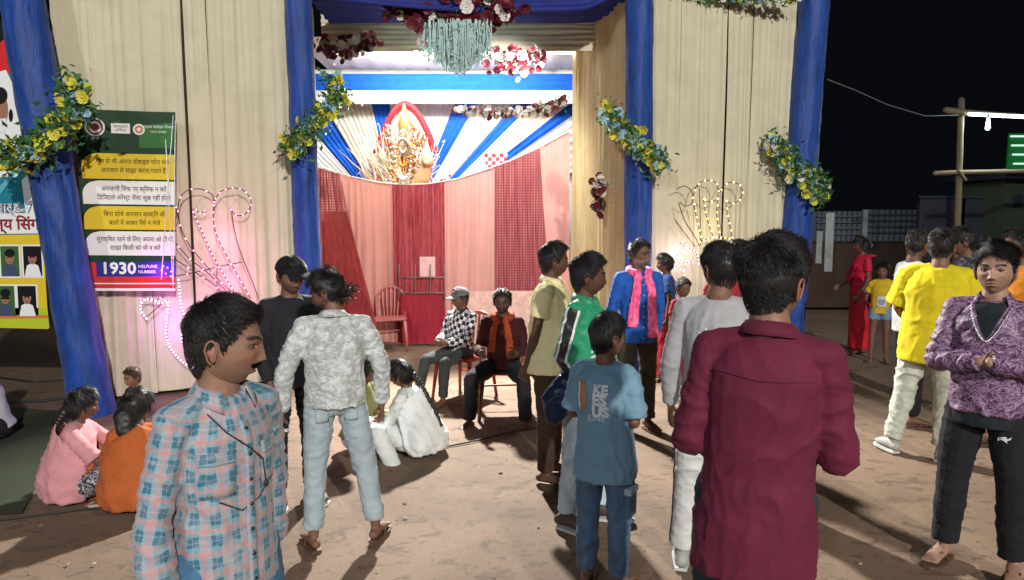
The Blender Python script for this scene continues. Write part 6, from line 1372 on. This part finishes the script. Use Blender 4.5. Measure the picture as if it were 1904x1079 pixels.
R = person('person in a pale shirt standing behind the yellow shirted man', (3.49, 6.3, 0), 120, 1.74, head=(20, 6, 0), skin=DRK, vox=.010, cvox=.012, dens=.14, seed=77, top=dict(mat=cloth('pale grey shirt', (.50, .52, .52))), bottom=dict(mat=BLACKP), shoes='sandal', shoe_mat=SANDAL, hair=dict(style='short', curl=.3))
R = person('person in a black top with white marks behind the yellow shirted man', (4.13, 6.6, 0), -70, 1.76, head=(-10, 10, 0), skin=(.17, .09, .06), vox=.010, cvox=.012, dens=.14, seed=79, top=dict(mat=floral()), bottom=dict(mat=BLACKP), shoes='sandal', shoe_mat=SANDAL)
R = person('dark haired person in an orange shirt at the right edge', (3.93, 5.62, 0), -40, 1.76, head=(-5, 4, 0), skin=DRK, vox=.010, cvox=.012, dens=.2, seed=81, top=dict(mat=cloth('orange shirt', (.60, .22, .02))), bottom=dict(mat=BLACKP), shoes='sandal', shoe_mat=SANDAL)
g = ground_at(1595, 655)
SAR = cloth('crimson saree', (.50, .012, .05), .6, var=.12, bump=.35, wscale=9, stretch=(1.6, 1.6, .5))
R = person('woman in a crimson pink saree standing before the dark fence', (g[0], g[1], 0), -62, 1.60, head=(-8, 4, 0), fem=True, skin=(.15, .08, .055), vox=.009, cvox=.011, dens=.2, seed=85, hair=dict(style='long'), arms={-1: ((-.1, -.1, -1), (.15, -.9, -.5)), 1: ((.12, .0, -1), (-.1, -.5, -1))}, top=dict(mat=SAR, sleeve='short', hem=-.05), bottom=dict(kind='skirt', mat=cloth('red saree skirt', (.50, .015, .025), .6, var=.12, bump=.35, wscale=9, stretch=(1.6, 1.6, .5)), r=(.14, .165, .17, .165, .17)))
nbh = R['hc']+R['HR']@np.array([0, .115, -.03]); b = MB(); b.ball(nbh, (.045, .045, .045), 12); b.build('hair_bun', hair_mat(), R['o'])
m = MB(); sh_ = R['sh'][1]; C = [R['nb']+np.array([.10, .10, -.02]), sh_+np.array([-.02, .02, .045]), R['p0']+R['U']*.3+R['Fw']*.13+np.array([.03, 0, 0]), R['p0']+R['U']*.1+R['Fw']*.14-R['Rt']*.09, R['p0']+R['U']*-.05-R['Rt']*.16]; m.loft(C, .07, .014, n=12); me = remesh(m, .010, 3); mobj('saree_fold', me, SAR, R['o'])
g = ground_at(1632, 674)
def girl():
    ym = cloth('mustard yellow tee', (.56, .38, .02), .85)
    R = person('small girl in mustard yellow t-shirt and denim shorts holding out one arm', (g[0], g[1], 0), 6, 1.27, head=(-10, 4, 0), fem=True, headk=1.12, skin=(.19, .10, .07), vox=.008, cvox=.010, dens=.25, seed=87, hair=dict(style='long', thick=.8), arms={1: ((1, -.05, -.18), (1, -.2, .35)), -1: ((-.3, .2, -1), (.2, .5, -.6))}, top=dict(mat=ym, sleeve='short', fit=.026, hem=-.10, hemr=(.165, .130)), bottom=dict(kind='shorts', mat=denim('denim shorts', (.16, .25, .36)), w=1.05, end=.42))
    k = R['k']; decal_poly(R, [(-.075*k, .20*k), (.075*k, .20*k), (.075*k, .02*k), (-.075*k, .02*k)], plain('silver print', (.55, .55, .56), .5), n=8); decal_poly(R, [(-.05*k, .15*k), (.05*k, .15*k), (.04*k, .06*k), (-.04*k, .06*k)], plain('grey print', (.25, .27, .33), .5), n=6, off=.006)
girl()

# ================================================================== people sitting on the ground
def cloth_folds(G, R, amp=.022):
    n_, m_ = G.shape[:2]; c = (R['p0']+R['nb'])/2; d = G-c; d[..., 2] *= 0; d /= np.linalg.norm(d, axis=2)[..., None]+1e-6
    i_, j_ = np.meshgrid(np.arange(n_)/n_, np.arange(m_)/m_, indexing='ij'); q = np.stack([j_*9+i_*2.5, i_*2.2, 0*i_+R['nb'][0]*5], -1).reshape(-1, 3); w = noise(q*.6+4)
    f = np.clip(1-np.abs(noise(q+w[:, None]*1.2))*2.4, 0, 1)**1.8; f2 = np.clip(1-np.abs(noise(q*2.3+8))*2.4, 0, 1)**2
    G += d*(amp*(1.4*f+.5*f2-.5).reshape(n_, m_)*(0.4+0.6*i_))[..., None]; return G
def braid(R, pts, r0=.022, r1=.010, name='braid'):
    m = MB(); C = np.array(pts); n = 40; t = np.linspace(0, 1, len(C)); tt = np.linspace(0, 1, n); Q = np.stack([np.interp(tt, t, C[:, k]) for k in range(3)], 1)
    for _ in range(4): Q[1:-1] = (Q[:-2]+2*Q[1:-1]+Q[2:])/4
    rr = np.linspace(r0, r1, n); m.loft(Q, rr*(1+.22*np.sin(tt*70)), rr*(1+.22*np.cos(tt*70))*.9, n=10); m.build(name, hair_mat(), R['o'])
def white_woman():
    WH = cloth('white kurta', (.66, .68, .68), .85, var=.04, bump=.35); g = ground_at(772, 850); X, Y = g[0], g[1]+.12
    R = person('woman in white sitting on the ground with a long dark braid', (X, Y, 0), -112, 1.50, head=(8, 16, 0), fem=True, pz=.10, spine=(0, -.20, 1), skin=(.17, .09, .06), vox=.008, cvox=.010, dens=.4, seed=91, hair=dict(style='long', thick=.9), headk=.98,
        legs={1: ((.35, -1, .55), (.05, -.35, -1)), -1: ((-.55, -1, .35), (-.1, -.3, -.85))}, arms={1: ((.15, -.5, -1), (-.2, -1, -.1)), -1: ((-.15, -.55, -1), (.2, -1, .05))}, top=dict(mat=WH, fit=.030, hem=-.02, hemr=(.22, .18), wr=.011), bottom=dict(mat=WH, w=1.25, wr=.012))
    hc, HR = R['hc'], R['HR']; a = hc+HR@np.array([0, .095, -.04]); braid(R, [a, a+[.0, .05, -.06], R['nb']-R['Fw']*.145-R['U']*.06, R['nb']-R['Fw']*.195-R['U']*.20, R['nb']-R['Fw']*.225-R['U']*.34], .030, .012)
    # shawl falling from the shoulders over the back to the ground
    G = []
    for i in range(30):
        t = i/29; row = []
        for j in range(40):
            a_ = math.radians(-105+210*j/39); rx = (.150+.085*t**1.5)*(1-.25*max(0, t-.8)/.2); ry = (.125+.10*t**1.3)*(1-.25*max(0, t-.8)/.2); c = R['nb']*(1-t)+np.array([0, .06, .02])*t
            row.append(c+R['Rt']*math.sin(a_)*rx-R['Fw']*math.cos(a_)*ry+np.array([0, 0, -.03*(1-t)*abs(math.sin(a_))*3])+np.array([0, 0, .004*math.sin(j*1.3+i*.1)]))
        G.append(row)
    G = np.array(G); G += .02*noise(G.reshape(-1, 3)*6).reshape(30, 40, 1); G = cloth_folds(G, R); G[..., 2] = np.maximum(G[..., 2], .015); m = MB(); m.grid(G); o = m.build('shawl', cloth('white shawl', (.72, .74, .75), .8, var=.03, bump=.3), R['o']); solid(o, .004)
white_woman()
g = ground_at(672, 868)
R = person('person in olive kurta and white trousers sitting behind the camouflage shirt man', (g[0]-.12, g[1]+.40, 0), 62, 1.50, head=(0, 20, 0), fem=True, pz=.13, spine=(0, -.15, 1), skin=(.17, .09, .06), vox=.009, cvox=.011, dens=.2, seed=93, hair=dict(style='long'), legs={1: ((.45, -1, .45), (-.1, -.4, -1)), -1: ((-.55, -1, .40), (.1, -.4, -.9))}, arms={1: ((.15, -.3, -1), (-.6, -1, .1)), -1: ((-.1, -.3, -1), (.6, -1, .3))},
           top=dict(mat=cloth('olive kurta', (.20, .20, .07)), hem=-.02, hemr=(.20, .17)), bottom=dict(mat=cloth('white trousers', (.62, .64, .64)), w=1.2))
def pink_woman():
    PS = cloth('pale pink shawl', (.56, .25, .27), .85, var=.05, bump=.3); g = ground_at(95, 952); X, Y = g[0], g[1]+.25
    R = person('woman in a pale pink shawl sitting on the ground looking right', (X, Y, 0), 68, 1.46, head=(12, 8, 0), fem=True, pz=.10, spine=(0, -.12, 1), skin=(.17, .09, .06), vox=.007, cvox=.010, dens=.5, seed=95, hair=dict(style='long'),
        legs={1: ((.55, -1, .42), (-.2, -.3, -.9)), -1: ((-.35, -1, .40), (-.1, -.35, -1))}, arms={1: ((.25, -.75, -.8), (-.1, -1, .45)), -1: ((-.15, -.85, -.9), (.1, -1, .50))}, top=dict(mat=PS, fit=.026, hem=.0, hemr=(.20, .17), sleeve='half'), bottom=dict(mat=floral(), w=1.3, wr=.010))
    a = R['hc']+R['HR']@np.array([0, .095, -.05]); braid(R, [a, a-R['Fw']*.05+[0, 0, -.08], R['nb']-R['Fw']*.13-R['U']*.12, R['nb']-R['Fw']*.16-R['U']*.26], .034, .016)
    G = []
    for i in range(30):
        t = i/29; row = []
        for j in range(44):
            a_ = math.radians(-128+256*j/43); rx = (.150+.075*t**.8)*(1-.2*max(0, t-.75)/.25); ry = (.120+.11*t**.8)*(1-.2*max(0, t-.75)/.25); c = R['nb']*(1-t)+np.array([0, .0, .02])*t
            row.append(c+R['Rt']*math.sin(a_)*rx-R['Fw']*math.cos(a_)*ry+np.array([0, 0, -.10*(1-t)*abs(math.sin(a_))])+np.array([0, 0, .010*math.sin(j*1.1+i*.15)]))
        G.append(row)
    G = np.array(G); G += .016*noise(G.reshape(-1, 3)*6).reshape(30, 44, 1); G = cloth_folds(G, R); G[..., 2] = np.maximum(G[..., 2], .02); m = MB(); m.grid(G); o = m.build('shawl', PS, R['o']); solid(o, .004)
    m = MB(); c = np.array(R['Lg'][1][2]); m.loft([c+[0, -.0, .1]]+[c+[.03, -.05, .06]], .02, n=8)
pink_woman()
def orange_woman():
    OC = cloth('burnt orange shawl', (.42, .10, .025), .8, var=.06, bump=.25); g = ground_at(236, 966)
    R = person('woman wrapped in burnt orange cloth sitting with her back turned', (g[0]-.02, g[1]+.22, 0), 188, 1.50, head=(-60, 10, 0), fem=True, pz=.10, spine=(0, -.16, 1), skin=(.19, .10, .065), vox=.008, cvox=.010, dens=.55, seed=97, hair=dict(style='long', thick=1.1), legs={1: ((.6, -1, .4), (-.2, -.3, -.9)), -1: ((-.6, -1, .4), (.2, -.3, -.9))}, arms={1: ((.2, -.6, -1), (-.2, -1, .1)), -1: ((-.2, -.6, -1), (.2, -1, .1))},
        top=dict(mat=OC, fit=.03, hem=-.02, hemr=(.22, .19)), bottom=dict(mat=OC, w=1.2))
    G = []
    for i in range(30):
        t = i/29; row = []
        for j in range(44):
            a_ = math.radians(-130+260*j/43); rx = (.155+.10*t**.7)*(1-.2*max(0, t-.75)/.25); ry = (.125+.11*t**.7)*(1-.2*max(0, t-.75)/.25); c = R['nb']*(1-t)+np.array([0, .02, .02])*t
            row.append(c+R['Rt']*math.sin(a_)*rx-R['Fw']*math.cos(a_)*ry+np.array([0, 0, -.09*(1-t)*abs(math.sin(a_))]))
        G.append(row)
    G = np.array(G); G += .016*noise(G.reshape(-1, 3)*5).reshape(30, 44, 1); G = cloth_folds(G, R); G[..., 2] = np.maximum(G[..., 2], .015); m = MB(); m.grid(G); o = m.build('shawl', OC, R['o']); solid(o, .004)
    a = R['hc']+R['HR']@np.array([0, .07, -.05]); m = MB(); m.loft([a, a-R['Fw']*.05+[0, 0, -.09], R['nb']-R['Fw']*.11-R['U']*.07], [.075, .07, .045], [.05, .045, .03], right=R['Rt'], n=14); me = remesh(m, .010, 2); co = get_co(me); set_co(me, co+get_no(me)*(.005*ridge(co*np.array([60, 60, 14])))[:, None]); mobj('loose_hair', me, hair_mat(), R['o'])
orange_woman()
R = person('toddler with short brown hair standing behind the orange wrapped woman', (-2.78, 5.25, 0), -50, .71, head=(-10, 6, 0), headk=1.42, skin=(.22, .12, .08), vox=.009, cvox=.010, dens=.3, seed=99, hair=dict(style='short', curl=.4, matname='brown hair', col=(.05, .025, .015)), top=dict(mat=cloth('dark child top', (.03, .02, .02)), sleeve='short'), bottom=dict(mat=BLACKP))
R = person('person in pale blue shirt sitting at the left edge, partly cut off', (-4.28, 5.85, 0), -60, 1.60, head=(0, 10, 0), pz=.13, spine=(0, -.2, 1), skin=DRK, vox=.010, cvox=.012, dens=.15, seed=101, legs={1: ((.6, -1, .4), (-.2, -.3, -.9)), -1: ((-.6, -1, .4), (.2, -.3, -.9))}, arms={1: ((.2, -.6, -1), (-.2, -1, .1)), -1: ((-.2, -.6, -1), (.2, -1, .1))}, top=dict(mat=cloth('pale blue shirt', (.45, .52, .60)), hem=-.02, hemr=(.20, .16)), bottom=dict(mat=BLACKP))
bpy.data.scenes.remove(TMP)
